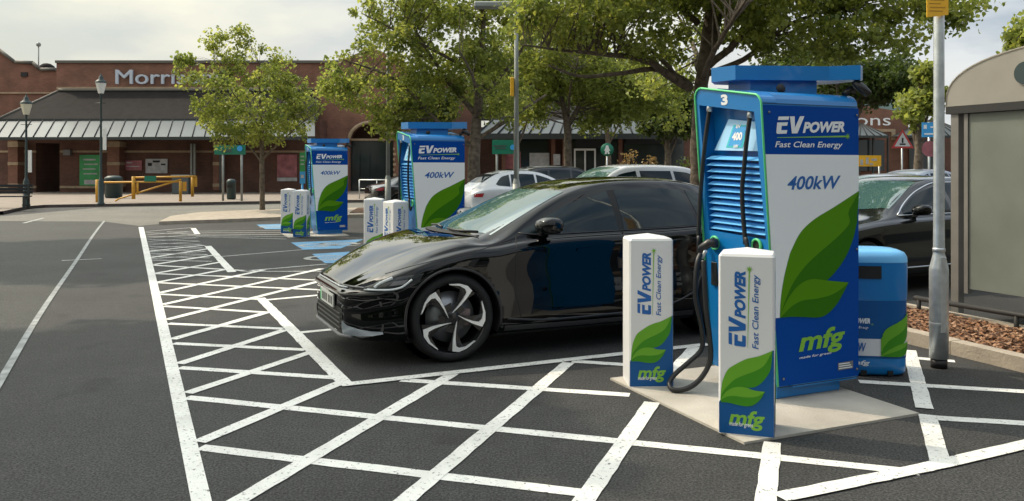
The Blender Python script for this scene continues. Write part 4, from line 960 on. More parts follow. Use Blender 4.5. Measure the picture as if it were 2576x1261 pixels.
# ---- the other cars
def other(kind, name, label, paint, nose_at, rz, glass=None, sz=(1,1,1), chrome=False, tail=True):
    c = Car(kind, name, label, 'cars parked in the car park', paint, sz=sz); c.root.location = nose_at; c.root.rotation_euler = (0, 0, rz); c.wheels(False); L_ = c.L
    if kind == 'suv':
        c.side('door_window', [(1.50,1.07),(2.42,1.085)], [(1.52,1.16),(1.95,1.47),(2.38,1.55)], M['carglass'], nt=12, nz=4); c.side('door_window', [(2.50,1.085),(3.35,1.105)], [(2.48,1.55),(3.32,1.545)], M['carglass'], nt=10, nz=4); c.side('quarter_window', [(3.42,1.11),(4.10,1.17)], [(3.40,1.54),(3.80,1.50),(4.16,1.24)], M['carglass'], nt=10, nz=4)
        c.top('windscreen', 1.20, 1.98, .70, .58, M['screen'], bow=.14); c.top('rear_window', 4.50, 4.14, .55, .52, M['carglass'], bow=-.03); mz = 1.14; mx = 1.66; gl = (1.30,3.40,1.075,1.105)
    elif kind == 'saloon':
        c.side('door_window', [(1.62,.965),(2.50,.975)], [(1.64,1.03),(2.02,1.22),(2.46,1.33)], M['carglass'], nt=12, nz=4); c.side('door_window', [(2.58,.978),(3.40,.992)], [(2.56,1.335),(3.0,1.33),(3.38,1.25)], M['carglass'], nt=10, nz=4); c.side('quarter_window', [(3.44,.995),(3.74,1.02)], [(3.42,1.235),(3.60,1.17),(3.78,1.06)], M['carglass'], nt=8, nz=4)
        c.top('windscreen', 1.34, 2.08, .68, .54, M['screen'], bow=.15); c.top('rear_window', 3.96, 3.40, .56, .50, M['carglass'], bow=-.05); mz = 1.02; mx = 1.78; gl = (1.5,3.5,.965,.995)
    else:
        c.side('door_window', [(1.52,1.075),(1.68,1.058),(2.52,1.070)], [(1.52,1.082),(1.87,1.232),(2.10,1.325),(2.50,1.430)], M['carglass'], nt=14, nz=4); c.side('door_window', [(2.58,1.072),(3.42,1.092)], [(2.58,1.437),(3.0,1.452),(3.36,1.435)], M['carglass'], nt=10, nz=4); c.side('quarter_window', [(3.46,1.098),(3.86,1.13)], [(3.42,1.43),(3.66,1.37),(3.92,1.17)], M['carglass'], nt=8, nz=4)
        c.top('windscreen', 1.10, 2.02, .725, .555, M['screen'], bow=.17); c.top('rear_window', 4.32, 3.66, .56, .48, M['carglass'], bow=-.05); mz = 1.05; mx = 1.68; gl = (1.4,3.6,.99,1.05)
    mirror(c, mx, mz, paint if not chrome else M['carblack'], sc=1.15)
    for x in (c.d['wb'][0]+1.15, c.d['wb'][0]+2.1): c.side('door_handle', [(x,.80),(x+.18,.81)], [(x,.83),(x+.18,.84)], M['chrome'] if chrome else paint, nt=4, nz=3, off=.012)
    c.side('tail_lamp', [(L_-.30,.82),(L_-.06,.82)], [(L_-.34,.93),(L_-.06,.91)], M['taillight'], nt=5, nz=3, off=.006); c.side('headlight', [(.14,.60),(.42,.66)], [(.18,.66),(.50,.76)], M['lampglass'], nt=6, nz=3, off=.006)
    x = L_/2
    for pts in ([(2.54,.97),(2.55,.4)],): c.line('panel_gap', pts, .004, M['black'], off=-.001)
    return c
lq = Vector((3.18, 11.57, 0))
dk = other('saloon', 'parked_car', 'charcoal saloon with bright window trim parked behind the big charger and blue bin', M['cardark'], Vector((3.40,11.15,0)), TH, sz=(1.04,1.03,1.065), chrome=True)
dk.line('bright_trim', [(1.50,.95),(1.75,1.11),(2.05,1.26),(2.45,1.358),(3.0,1.36),(3.4,1.275),(3.72,1.14)], .011, M['chrome']); dk.line('bright_trim', [(1.50,.95),(2.5,.962),(3.4,.98),(3.80,1.03)], .010, M['chrome'])
dk.line('sill_strip', [(1.35,.30),(3.2,.32)], .014, M['chrome'])
other('cross', 'parked_car', 'pale silver hatchback with its tail towards the leaning tree trunk and grey pole', M['carwhite'], Vector((2.55,25.6,0)), TH+math.pi, sz=(.93,.95,1.03))
other('suv', 'parked_car', 'silver sport utility car with black roof and pillars seen over the black car', M['carwhite'], Vector((.33,18.2,0)), TH, sz=(1,1,1.03))
other('suv', 'parked_car', 'dark sport utility car half hidden behind the forked tree trunk', M['cardark'], Vector((3.9,30.6,0)), TH+math.pi, sz=(.95,.95,1.03))
other('saloon', 'parked_car', 'silver saloon behind the charger, roof just above the charcoal saloon', M['carsilver'], Vector((6.6,18.6,0)), TH, sz=(1,1,1.06))
other('cross', 'parked_car', 'grey hatchback in the back row below the red triangle sign', M['carsilver'], Vector((9.6,23.4,0)), TH, sz=(.95,.95,1.05))
other('saloon', 'parked_car', 'dark saloon with a red tail lamp between the middle charger and the tree trunk', M['cardark'], Vector((-1.2,33.,0)), TH+math.pi, sz=(1,1,1.02))
# ================================================================ trees
def leafmesh(name, centres, radii, counts, size, seed, m, parent, flat=.8, up=.35):
    """many small folded leaves scattered in clumps"""
    r = np.random.RandomState(seed); C_ = np.repeat(np.array(centres), counts, 0); Rr = np.repeat(np.array(radii), counts); n = len(C_)
    d = r.normal(size=(n, 3)); d /= np.linalg.norm(d, axis=1)[:, None]; rad = Rr*(r.uniform(size=n)**.45); pos = C_+d*rad[:, None]*np.array([1, 1, flat])
    nr = r.normal(size=(n, 3))+np.array([0, 0, up*2]); nr /= np.linalg.norm(nr, axis=1)[:, None]
    t = np.cross(nr, r.normal(size=(n, 3))); t /= np.linalg.norm(t, axis=1)[:, None]; s_ = np.cross(nr, t)
    sz = size*r.uniform(.6, 1.25, size=n)[:, None]; drop = np.array([0, 0, -.25])
    v = np.empty((n, 6, 3))                          # a pointed leaf of two folded halves
    v[:, 0] = pos-t*sz*.55; v[:, 1] = pos-t*sz*.05+s_*sz*.48+nr*sz*.12; v[:, 2] = pos+t*sz*.62+drop*sz; v[:, 3] = pos-t*sz*.05-s_*sz*.48+nr*sz*.12
    v[:, 4] = pos+t*sz*.25+s_*sz*.34; v[:, 5] = pos+t*sz*.25-s_*sz*.34
    me = bpy.data.meshes.new(name); V_ = v.reshape(-1, 3); nf = n*2
    idx = np.arange(n)[:, None]*6; f = np.stack([idx+np.array([0, 2, 4, 1]), idx+np.array([0, 3, 5, 2])], 1).reshape(-1, 4)
    me.vertices.add(len(V_)); me.vertices.foreach_set('co', V_.ravel().astype(np.float32)); me.loops.add(nf*4); me.loops.foreach_set('vertex_index', f.ravel().astype(np.int32))
    me.polygons.add(nf); me.polygons.foreach_set('loop_start', np.arange(0, nf*4, 4, dtype=np.int32)); me.polygons.foreach_set('loop_total', np.full(nf, 4, dtype=np.int32))
    cl = np.repeat(r.uniform(size=len(centres)), counts); a = me.attributes.new('rnd', 'FLOAT', 'FACE'); val = np.clip(cl*.55+r.uniform(size=n)*.55-.05, 0, 1); a.data.foreach_set('value', np.repeat(val, 2).astype(np.float32))
    me.update(calc_edges=True); me.validate(); me.materials.append(m)
    o = bpy.data.objects.new(name, me); COL.objects.link(o); o.parent = parent; return o
def tree(name, base, label, trunk, limbs, blobs, nclump, leaves_, size, clump_r, seed, m='leafA', group='car park trees', cat='tree', gap=.0, extra=()):
    """trunk: list of (dx,dy,z,r); limbs: lists of the same; blobs: (dx,dy,z,rx,ry,rz,weight) crown volumes"""
    root = empty(name, base, 0, label, cat, group); r = np.random.RandomState(seed)
    tb = MB(); joints = []
    def limb(pts, n, wob=.04):
        pp = spline([p[:3] for p in pts], 5); rr_ = pchip_like([p[3] for p in pts], len(pp)); q = []
        for i, p in enumerate(pp):
            w = wob*(0 if i == 0 else 1)*min(1, rr_[i]*10); q.append((p[0]+r.normal()*w*.4, p[1]+r.normal()*w*.4, p[2]))
        tb.tube(q, list(rr_), n)
        for i in range(2, len(q)): joints.append((np.array(q[i]), rr_[i]))
    limb(trunk, 12, .02)
    # root flare
    for l in limbs: limb(l, 7)
    tot = sum(b[6] for b in blobs); cs = []; rs = []; cn = []
    for b in blobs:
        k = int(nclump*b[6]/tot)
        for _ in range(k):
            d = r.normal(size=3); d /= np.linalg.norm(d); u_ = r.uniform(.30, 1)**.5; c = np.array(b[:3])+d*np.array(b[3:6])*u_
            if c[2] < .9: continue
            cs.append(c); rs.append(clump_r*r.uniform(.6, 1.35)); cn.append(max(4, int(leaves_*r.uniform(.45, 1.4))))
    J = np.array([j[0] for j in joints])
    for i, c in enumerate(cs):                       # a twig from the nearest wood to each clump
        if i % 2 and not extra: continue
        dd = np.linalg.norm(J-c, axis=1)+.6*np.maximum(0, J[:, 2]-c[2]); k = int(np.argmin(dd)); a = J[k]; l = np.linalg.norm(c-a)
        if l > 3.2: continue
        mid = (a+c)/2+np.array([0, 0, .10*l])+r.normal(size=3)*.05*l; r0 = min(joints[k][1]*.6, .010+.011*l)
        tb.tube([tuple(a), tuple(mid), tuple(c)], [r0, r0*.6, .004], 4, caps=False)
    tb.build('trunk', M['bark'], root, fix=False)
    leafmesh('crown', cs, rs, cn, size, seed+5, M[m], root)
    return root
def pchip_like(rv, n): return np.interp(np.linspace(0, len(rv)-1, n), np.arange(len(rv)), rv)
def lp(base, px, py, D): q = P(px, py, D); return (q.x-base.x, q.y-base.y, q.z-base.z)
def blob(base, px, py, D, rx, rz, ry=None, w=None):
    q = lp(base, px, py, D); s_ = D/FPX; a, c = rx*s_, rz*s_; ry = ry or a; return (*q, a, ry, c, w or a*ry*c)
# young maple on the island, left
b1 = G(660, 535); D = b1.y
T = [(0,0,0,.115),(0,0,.5,.095),(-.02,0,2.0,.085),(-.05,0,3.2,.06),(-.1,0,4.6,.035),(-.12,0,5.6,.015)]
lb = [[(-.02,0,1.9,.05),(-.7,.1,2.7,.035),(-1.5,0,3.6,.02),(-2.2,-.2,4.4,.01)],[(0,0,2.0,.05),(.7,-.2,2.6,.035),(1.5,-.3,3.3,.02),(2.2,-.3,3.8,.01)],[(-.03,0,2.6,.05),(-.5,.6,3.6,.03),(-1.1,1.0,5.0,.015)],[(-.05,0,3.0,.05),(.5,.5,4.0,.03),(1.0,.6,5.2,.012)],[(0,0,2.4,.04),(.3,-.9,3.2,.025),(.2,-1.6,4.2,.012)],[(-.05,0,3.2,.04),(-.9,-.5,4.4,.02),(-1.6,-.6,5.6,.01)]]
bl1 = [blob(b1,640,265,D,150,95), blob(b1,520,190,D,75,45), blob(b1,545,105,D,25,22,w=.5), blob(b1,610,95,D,22,30,w=.45), blob(b1,660,170,D,80,50), blob(b1,760,240,D,80,60), blob(b1,570,300,D,70,50), blob(b1,700,330,D,80,36), blob(b1,455,150,D,28,22,w=.4), blob(b1,620,345,D,70,24), blob(b1,560,345,D,28,22,w=.3), blob(b1,590,190,D,50,80)]
tree('maple_tree', b1, 'young maple with thin straight trunk on the pale island in front of the shop sign', T, lb, bl1, 350, 40, .105, .32, 11)
# middle tree with dark trunk, behind the middle charger
b2 = Vector(P(1192, 545, 26)); b2.z = 0; D = 26.
T = [(.05,0,0,.26),(0,0,.5,.22),(.02,0,2.2,.19),(.1,0,3.4,.15),(.25,0,5.0,.11),(.3,0,6.6,.07),(.3,0,8.,.03)]
lb = [[(.02,0,2.3,.09),(-1.0,-.2,3.0,.07),(-2.4,-.4,4.4,.045),(-4.0,-.5,5.0,.02)],[(.02,0,2.5,.08),(1.1,0,3.2,.06),(2.3,.2,4.0,.03)],[(.1,0,3.3,.10),(-1.1,.1,4.8,.06),(-2.2,0,6.6,.03)],[(.15,0,3.8,.08),(1.4,-.2,5.2,.05),(2.2,-.3,6.8,.02)],[(.1,0,3.2,.08),(.1,-1.5,4.2,.05),(-.3,-2.6,5.0,.02)],[(.1,0,3.6,.08),(-.2,1.5,5.0,.05),(-.5,2.6,6.2,.02)],[(.2,0,4.6,.07),(-1.8,-.6,5.6,.04),(-3.4,-.8,6.4,.015)]]
bl2 = [blob(b2,1110,120,D,150,110), blob(b2,1000,90,D,105,75), blob(b2,930,45,D,50,42), blob(b2,900,180,D,95,48), blob(b2,960,240,D,130,55), blob(b2,1060,235,D,110,60), blob(b2,1220,220,D,120,75), blob(b2,1250,80,D,110,100), blob(b2,1150,-20,D,200,90), blob(b2,985,310,D,45,34,w=1.), blob(b2,1265,285,D,60,40), blob(b2,850,215,D,45,30,w=.8), blob(b2,1010,10,D,110,50)]
tree('maple_tree', b2, 'spreading maple with a thick dark trunk behind the middle charger', T, lb, bl2, 560, 46, .108, .38, 23)
# forked tree
b3 = Vector(P(1430, 500, 31)); b3.z = 0; D = 31.
T = [(0,0,0,.20),(0,0,.6,.17),(-.03,0,2.2,.15),(-.05,0,3.3,.14),(-.25,0,4.3,.09),(-.45,.1,5.6,.07),(-.5,.2,7.0,.03)]
lb = [[(-.03,0,3.2,.10),(.45,0,4.1,.09),(.95,0,5.3,.07),(1.3,0,6.6,.04)],[(.6,0,4.4,.07),(1.8,-.2,5.0,.04),(3.0,-.3,5.6,.02)],[(-.2,0,4.0,.07),(-1.4,.1,4.8,.04),(-2.4,0,5.4,.02)],[(0,0,3.6,.06),(0,-1.2,4.6,.04),(.2,-2.2,5.4,.02)],[(-.4,0,5.0,.05),(-1.6,.4,6.2,.03),(-2.6,.5,7.,.01)]]
bl3 = [blob(b3,1420,175,D,140,70), blob(b3,1540,210,D,120,70), blob(b3,1330,240,D,70,60), blob(b3,1640,230,D,90,60), blob(b3,1560,285,D,60,26,w=1.2), blob(b3,1380,110,D,150,70), blob(b3,1340,300,D,40,26,w=.5), blob(b3,1500,310,D,50,18,w=.6), blob(b3,1690,290,D,50,40)]
tree('forked_tree', b3, 'tree whose trunk forks just above the parked cars, left of the glass doors', T, lb, bl3, 560, 40, .12, .48, 37, m='leafA')
# the big overhanging tree behind the near charger
b4 = Vector((3.95, 17.2, 0)); D = 17.2
T = [(0,0,0,.22),(-.03,0,.6,.18),(-.08,0,2.0,.15),(-.02,0,3.2,.145),(.10,0,4.2,.13),(.22,0,5.4,.105),(.3,0,7.0,.075),(.3,0,9.0,.04)]
def LL(pts): return [(*lp(b4, x, y, d), r_) for x, y, d, r_ in pts]
lb = [LL([(1735,222,17.1,0.1014),(1690,195,16.8,0.0858),(1620,150,16.4,0.0663),(1500,135,15.8,0.0429),(1400,125,15.4,0.0273),(1310,112,15,0.0117)]),
      LL([(1735,215,17.1,0.0858),(1660,175,16.9,0.0624),(1560,185,16.2,0.0429),(1460,192,15.8,0.0312),(1380,165,15.6,0.0156)]),
      LL([(1700,190,16.9,0.0624),(1640,130,16.8,0.0390),(1560,110,17.4,0.0234)]),
      LL([(1765,160,17.2,0.1014),(1800,70,17.2,0.0936),(1805,-40,17.3,0.0702),(1790,-160,17.4,0.0390)]),
      LL([(1775,170,17.2,0.0858),(1850,110,17,0.0702),(1920,20,16.8,0.0468),(2010,-60,16.5,0.0234)]),
      LL([(1770,190,17.2,0.0780),(1870,150,17,0.0585),(1990,60,16.5,0.0390),(2120,20,16,0.0234)]),
      LL([(1755,60,17.2,0.0780),(1690,0,17,0.0546),(1600,-80,16.6,0.0312)]),
      LL([(1800,60,17.2,0.0546),(1900,-60,17.6,0.0390),(2050,-120,17.8,0.0234)]),
      LL([(1770,200,17.2,0.0702),(1790,140,15.5,0.0546),(1850,40,14.0,0.0312),(1900,-40,13,0.0156)]),
      LL([(1760,180,17.2,0.0702),(1740,100,19,0.0468),(1700,30,21,0.0234)])]
bl4 = [blob(b4,1560,70,16.2,170,65,ry=1.6), blob(b4,1400,60,15.6,110,60,ry=1.3), blob(b4,1330,20,15.4,70,45,ry=1.), blob(b4,1470,0,15.8,200,80,ry=1.8), blob(b4,1640,120,17.6,90,50,ry=1.4), blob(b4,1990,60,16,160,70,ry=1.7), blob(b4,2120,90,15.6,110,62,ry=1.3), blob(b4,2250,90,15.4,75,60,ry=1.1), blob(b4,2030,130,16.2,130,30,ry=1.3), blob(b4,2250,-10,15.2,130,50,ry=1.2), blob(b4,1900,-70,16,260,110,ry=2.2), blob(b4,1620,-70,16.6,260,100,ry=2.3), blob(b4,2060,-60,15.6,240,80,ry=1.8), blob(b4,1680,210,18.4,70,50,ry=1.1), blob(b4,2400,15,14.6,90,16,ry=.7,w=.35), blob(b4,2390,55,15,25,12,ry=.4,w=.10), blob(b4,1850,60,17.5,120,50,ry=1.2,w=.9)]
tree('maple_tree', b4, 'large tree with long low branches overhanging the numbered charger', T, lb, bl4, 900, 46, .090, .31, 41)
# dense dark trees, right background
def simple_tree(name, bx, D, label, px, py, rx, rz, n, size, seed, m, lv=34, cr=.55, more=()):
    b = Vector(P(bx, 500, D)); b.z = 0; h = lp(b, px, py, D)
    T = [(0,0,0,.22),(0,0,h[2]*.4,.17),(h[0]*.5,0,h[2]*.8,.10),(h[0],0,h[2]*1.15,.03)]
    rr_ = random.Random(seed); s_ = D/FPX
    lb = [[(0,0,h[2]*(.45+.06*k),.07),(math.cos(k*2.1)*rx*s_*.4,math.sin(k*2.1)*rx*s_*.4,h[2]*.85,.045),(math.cos(k*2.1)*rx*s_*.85,math.sin(k*2.1)*rx*s_*.85,h[2]*(1.+.1*rr_.random()),.015)] for k in range(6)]
    bs = [blob(b,px,py,D,rx,rz)]+[blob(b,px+rr_.uniform(-.7,.7)*rx,py+rr_.uniform(-.7,.6)*rz,D+rr_.uniform(-1,1),rx*.5,rz*.45) for _ in range(5)]+[blob(b,*q) for q in more]
    return tree(name, b, label, T, lb, bs, n, lv, size, cr, seed, m=m, group='background trees', cat='tree')
simple_tree('dark_tree', 2115, 33, 'dense dark tree rising behind the right shop gable', 2215, 205, 110, 55, 300, .15, 51, 'leafB', more=[(2285,225,32,45,38),(2130,190,33,90,50)])
simple_tree('young_tree', 2310, 29, 'pale green young tree right of the dark tree, left of the lamp post', 2310, 275, 42, 55, 110, .15, 53, 'leafA', cr=.38, more=[(2330,190,29,14,24,None,.3),(2345,240,29,22,30,None,.4)])
simple_tree('dark_tree', 2590, 26, 'tree top showing above the shelter roof at the right edge', 2590, 110, 45, 70, 110, .15, 57, 'leafA', cr=.45)
simple_tree('dark_tree', 2030, 42, 'tree standing behind the shops to the right of the big charger', 2020, 190, 110, 70, 200, .2, 59, 'leafB', cr=.7)
simple_tree('dark_tree', 1680, 41, 'dense tree in the shrub border behind the silver sport utility car', 1680, 285, 85, 65, 200, .2, 61, 'leafB', cr=.6)
simple_tree('dark_tree', 1300, 43, 'distant dark tree hidden behind the spreading maple', 1290, 215, 120, 70, 200, .2, 63, 'leafB', cr=.7)
simple_tree('dark_tree', 1530, 52, 'distant tree above the shop canopy', 1520, 215, 150, 70, 240, .24, 65, 'leafB', cr=.8)
simple_tree('dark_tree', 1080, 46, 'dense tree between the red entrance gable and the maple trunk', 1085, 270, 70, 50, 150, .2, 67, 'leafB', cr=.6)
# unseen trees added left of the view to cast shade on the lane
def shade_tree(x, y, h, rx, seed, n, label, lv=34, sz=.17):
    b = Vector((x, y, 0)); T = [(0,0,0,.25),(0,0,h*.4,.2),(.1,0,h*.75,.12),(.1,0,h*1.1,.04)]
    lb = [[(0,0,h*(.45+.05*k),.08),(math.cos(k*1.9)*rx*.45,math.sin(k*1.9)*rx*.45,h*.85,.05),(math.cos(k*1.9)*rx*.9,math.sin(k*1.9)*rx*.9,h*1.0,.015)] for k in range(7)]
    bs = [(0,0,h,rx,rx,rx*.42,3.)]+[(math.cos(k*1.26)*rx*.6,math.sin(k*1.26)*rx*.6,h+(.3 if k % 2 else -.2),rx*.5,rx*.5,rx*.3,1) for k in range(5)]
    return tree('maple_tree', b, label, T, lb, bs, n, lv, sz, .5, seed, group='unseen trees added for shade left of the view')
shade_tree(-13.4, 9.6, 12.0, 3.7, 71, 800, 'unseen maple added left of the view to shade the near lane', 44, .22)
shade_tree(-17.3, 21.0, 13.0, 4.0, 73, 800, 'unseen maple added left of the view to shade the older road', 40, .22)
shade_tree(.6, 3.9, 7.6, 2.3, 77, 200, 'tree whose crown hangs high over the camera') if False else None
# unseen trees and hedge added behind the camera to darken reflections and fill light
for i, (x, y, h, rx) in enumerate(((-16,-12,6.5,4.5),(-8,-15,7,4.5),(0,-13,6.2,4.2),(8,-14,7,4.5),(16,-10,6.4,4.4),(20,-1,6.5,4.2))):
    b0 = Vector((x, y, 0)); tree('maple_tree', b0, ('unseen tree added behind the camera', 'unseen tree added behind the camera')[0], [(0,0,0,.25),(0,0,h*.5,.18),(0,0,h*1.2,.05)], [[(0,0,h*.5,.08),(rx*.5,0,h*.9,.04)],[(0,0,h*.5,.08),(-rx*.5,0,h*.9,.04)]], [(0,0,h*.72,rx,rx,h*.55,1)], 170, 26, .34, .9, 200+i, m='leafB', group='unseen trees added to darken reflections')
hb = empty('hedge', (0,-9,0), 0, 'unseen hedge added behind the camera to darken reflections', 'hedge'); b = MB(); b.rbox(-24,-.8,0,24,.8,2.1,.2); b.build('hedge_core', M['leafB'], hb)
# shrubs
def shrub(base, label, rx, rz, n, m, seed, size=.12):
    root = empty('shrub', base, 0, label, 'shrub', 'shrubs in the border behind the cars'); r = np.random.RandomState(seed); cs = []; tb = MB()
    for _ in range(n):
        d = r.normal(size=3); d /= np.linalg.norm(d); d[2] = abs(d[2]); c = d*np.array([rx, rx*.7, rz])*r.uniform(.4, 1); c[2] += .15; cs.append(c)
        tb.tube([(0,0,0), tuple(c*.5+np.array([0,0,.1])), tuple(c)], [.02,.012,.004], 4, caps=False)
    tb.build('stems', M['bark'], root, fix=False); leafmesh('foliage', cs, [rx*.28]*len(cs), [26]*len(cs), size, seed, M[m], root); return root
def GD(px, D): q = P(px, 425, D); q.z = 0; return q
shrub(GD(1600, 37), 'dry tan shrub behind the silver sport utility car', 1.3, 2.3, 44, 'leafC', 1); shrub(GD(1648, 37.5), 'tall reddish tan shrub with upright tip', .55, 3.0, 26, 'leafC', 2)
shrub(GD(1665, 36), 'olive green shrub left of the big charger', 1.0, 1.9, 34, 'leafA', 3); shrub(GD(1720, 37), 'dark green shrub close to the big charger edge', 1.1, 2.1, 34, 'leafB', 4)
# ================================================================ buildings
def bx(mb, x0, y0, x1, y1, D, dep, m=0):
    """box whose front face is the rectangle x0..x1, y0..y1 (as seen) at distance D"""
    a, c = P(x0, y1, D), P(x1, y0, D); mb.box(a.x, D, a.z, c.x, D+dep, c.z, m)
def part(name, m, parent, rects):
    b = MB()
    for r_ in rects: bx(b, *r_)
    return b.build(name, m, parent)
SB = empty('supermarket_building', (-20, 52, .12), 0, 'long red brick supermarket with slate roof, glass canopy and letters on its parapet', 'building')
def sp(name, m, rects, parent=None):
    o = part(name, m, None, rects); p = parent or SB; o.parent = p
    o.matrix_parent_inverse = p.matrix_world.inverted() if parent is None and False else Matrix.Translation(-SB.location) if parent is None else Matrix.Identity(4)
    return o
def attach(o):                                       # geometry is in world space, the building empty is not
    o.parent = SB; o.matrix_parent_inverse = Matrix.Translation(-Vector(SB.location)); return o
attach(part('upper_wall', M['brick'], None, [(142,158,872,330,57,14)]))
attach(part('parapet_coping', M['coping'], None, [(138,152,876,158.5,56.85,14.3)]))
attach(part('stone_band', M['stone'], None, [(142,219,872,225,56.9,.1)]))
# left block with its stepped and sloping parapet
b = MB(); D = 60.
pr = [P(-260,500,D), P(142,500,D), P(142,177,D), P(102,177,D), P(84,160,D), P(38,158,D), P(0,128,D), P(-60,90,D), P(-260,90,D)]
n_ = len(pr); b.add([(p.x, D, p.z) for p in pr]+[(p.x, D+.5, p.z) for p in pr], [list(range(n_)), [n_+i for i in range(n_)][::-1]]+[(i, (i+1) % n_, n_+(i+1) % n_, n_+i) for i in range(n_)])
attach(b.build('left_wall', M['brick'], None))
b = MB()
for a_, c_ in zip(pr[2:7], pr[3:8]): b.tube([(a_.x, D-.06, a_.z+.05), (c_.x, D-.06, c_.z+.05)], .13, 6)
attach(b.build('left_coping', M['coping'], None))
attach(part('left_band', M['stone'], None, [(-260,232,142,236,59.9,.12)])); attach(part('wall_vent', M['darkint'], None, [(52,182,68,193,59.9,.1)]))
# slate roof with a hipped left end
b = MB(); e0 = P(-10,302,53.); e1 = P(800,300,53.); r0 = P(150,228,56.9); r1 = P(800,227,56.9); zz = e0.z
b.add([(e0.x,53,e0.z),(e1.x,53,e0.z),(r1.x,56.9,r0.z),(r0.x,56.9,r0.z),(e0.x-1,60,e0.z),(r0.x,60,r0.z)], [(0,1,2,3),(4,0,3,5)])
attach(b.build('slate_roof', M['slate'], None, fix=False))
b = MB(); b.tube([(e0.x,53,e0.z),(r0.x,56.9,r0.z)], .09, 6); b.tube([(r0.x,56.8,r0.z+.03),(r1.x,56.8,r0.z+.03)], .10, 6); attach(b.build('ridge_tiles', M['coping'], None))
# sloping glass canopy in bays
b = MB(); rb = MB(); ca, cb_ = P(-40,346,50.2), P(792,343,50.2); ta, tb_ = P(-10,303,53.), P(792,301,53.); nb = 27
for i in range(nb):
    t0, t1 = i/nb, (i+1)/nb; A0, A1, B0, B1 = ca.lerp(cb_, t0), ca.lerp(cb_, t1), ta.lerp(tb_, t0), ta.lerp(tb_, t1)
    b.add([A0, A1, B1, B0], [(0,1,2,3)]); rb.tube([A0+Vector((0,-.02,.03)), B0+Vector((0,-.02,.03))], .03, 5)
attach(b.build('glass_canopy', M['canopy'], None, fix=False)); attach(rb.build('canopy_ribs', M['canopyrib'], None))
attach(part('canopy_gutter', M['fascia'], None, [(-42,345,794,352,50.1,.25)])); attach(part('eaves', M['fascia'], None, [(-12,299,794,303.5,52.9,.2)]))
attach(part('ground_wall', M['brickshade'], None, [(-160,300,90,486,54,6),(150,300,806,486,54,6),(90,300,150,360,54,6)]))
attach(part('recess', M['darkint'], None, [(90,350,150,486,57,.3)]))
attach(part('wall_band', M['stone'], None, [(-160,379,90,384,53.93,.1),(150,379,806,384,53.93,.1)])); attach(part('wall_plinth', M['stone'], None, [(150,468,262,474,53.9,.12),(-160,468,90,474,53.9,.12)]))
for x0, x1 in ((270,300),(536,550),(20,44)):
    o = attach(part('pilaster', M['brick'], None, [(x0,352,x1,478,53.2,.8)]))
    c = part('pilaster_cap', M['stone'], None, [(x0-1,356,x1+1,370,53.1,1),(x0-1,408,x1+1,416,53.12,1),(x0-1,462,x1+1,470,53.12,1)]); c.parent = o; 
for x0 in (478.5, 486.5): attach(part('downpipe', M['greypole'], None, [(x0,362,x0+5,440,53.5,.12)]))
attach(part('canopy_column', M['fascia'], None, [(552,350,555,480,50.4,.12)])); attach(part('floodlight', M['greyplastic'], None, [(158,377,176,391,53.6,.3)]))
b = MB(); q0, q1 = P(292,212,56.9), P(562,176,56.9); text(b, 'Morrisons', lambda x, z: (x, 56.78, z), q0.x, q0.z, q1.x, q1.z, 0, bold=.0); 
text(b, 'Morrisons', lambda x, z: (x, 56.95, z), q0.x, q0.z, q1.x, q1.z, 0, bold=.0); attach(b.build('sign_lettering', M['letter'], None, fix=False))
# entrance gable with arch
D = 56.
b = MB(); ctr = (935,350); rad = 56
def garch(px, py): q = P(px, py, D); return (q.x, q.z)
out1 = [(790,190),(860,150),(935,120),(1010,150),(1050,190),(1050,490),(990,490),(990,352)]+[(935+55*math.cos(R(a)), 352-42*math.sin(R(a))) for a in range(10,171,10)]+[(879,352),(879,490),(790,490)]
poly(b, [garch(*p) for p in out1], lambda x, z: (x, D, z), 0); poly(b, [garch(*p) for p in out1], lambda x, z: (x, D+1.0, z), 0)
for a_, c_ in zip(out1, out1[1:]+out1[:1]): a_, c_ = garch(*a_), garch(*c_); b.add([(a_[0],D,a_[1]),(c_[0],D,c_[1]),(c_[0],D+1,c_[1]),(a_[0],D+1,a_[1])], [(0,1,2,3)])
GB = empty('entrance_building', (P(935,490,56).x, 56, .12), 0, 'red brick entrance gable with a round stone arch over dark glass doors', 'building')
def ag(o): o.parent = GB; o.matrix_parent_inverse = Matrix.Translation(-Vector(GB.location)); return o
ag(b.build('wall', M['brick'], None, fix=False))
b = MB(); pts = [(879,420),(879,352)]+[(935+57*math.cos(R(a)), 352-44*math.sin(R(a))) for a in range(170,9,-10)]+[(991,352),(991,420)]
b.tube([(P(x, y, 55.9).x, 55.9, P(x, y, 55.9).z) for x, y in pts[1:-1]], .13, 6); ag(b.build('arch_moulding', M['stone'], None))
ag(part('back_wall', M['brickshade'], None, [(790,190,1200,500,58,8)])); ag(part('entrance_glass', M['darkglass'], None, [(879,352,990,500,56.6,.1)]))
ag(part('fanlight_bar', M['stone'], None, [(879,349,990,354,56.4,.15)]))
for x0, x1 in ((881,905),(908,930),(950,985)): ag(part('door_leaf', M['darkglass'], None, [(x0,385,x1,482,56.5,.06)]))
b = MB()
for k in range(9): bx(b, 989, 372+k*13, 996 if k % 2 else 993, 378+k*13, 55.96, .1)
ag(b.build('quoins', M['stone'], None))
for x, y, r_ in ((888,377,8),(918,377,7),(888,400,9)): pass
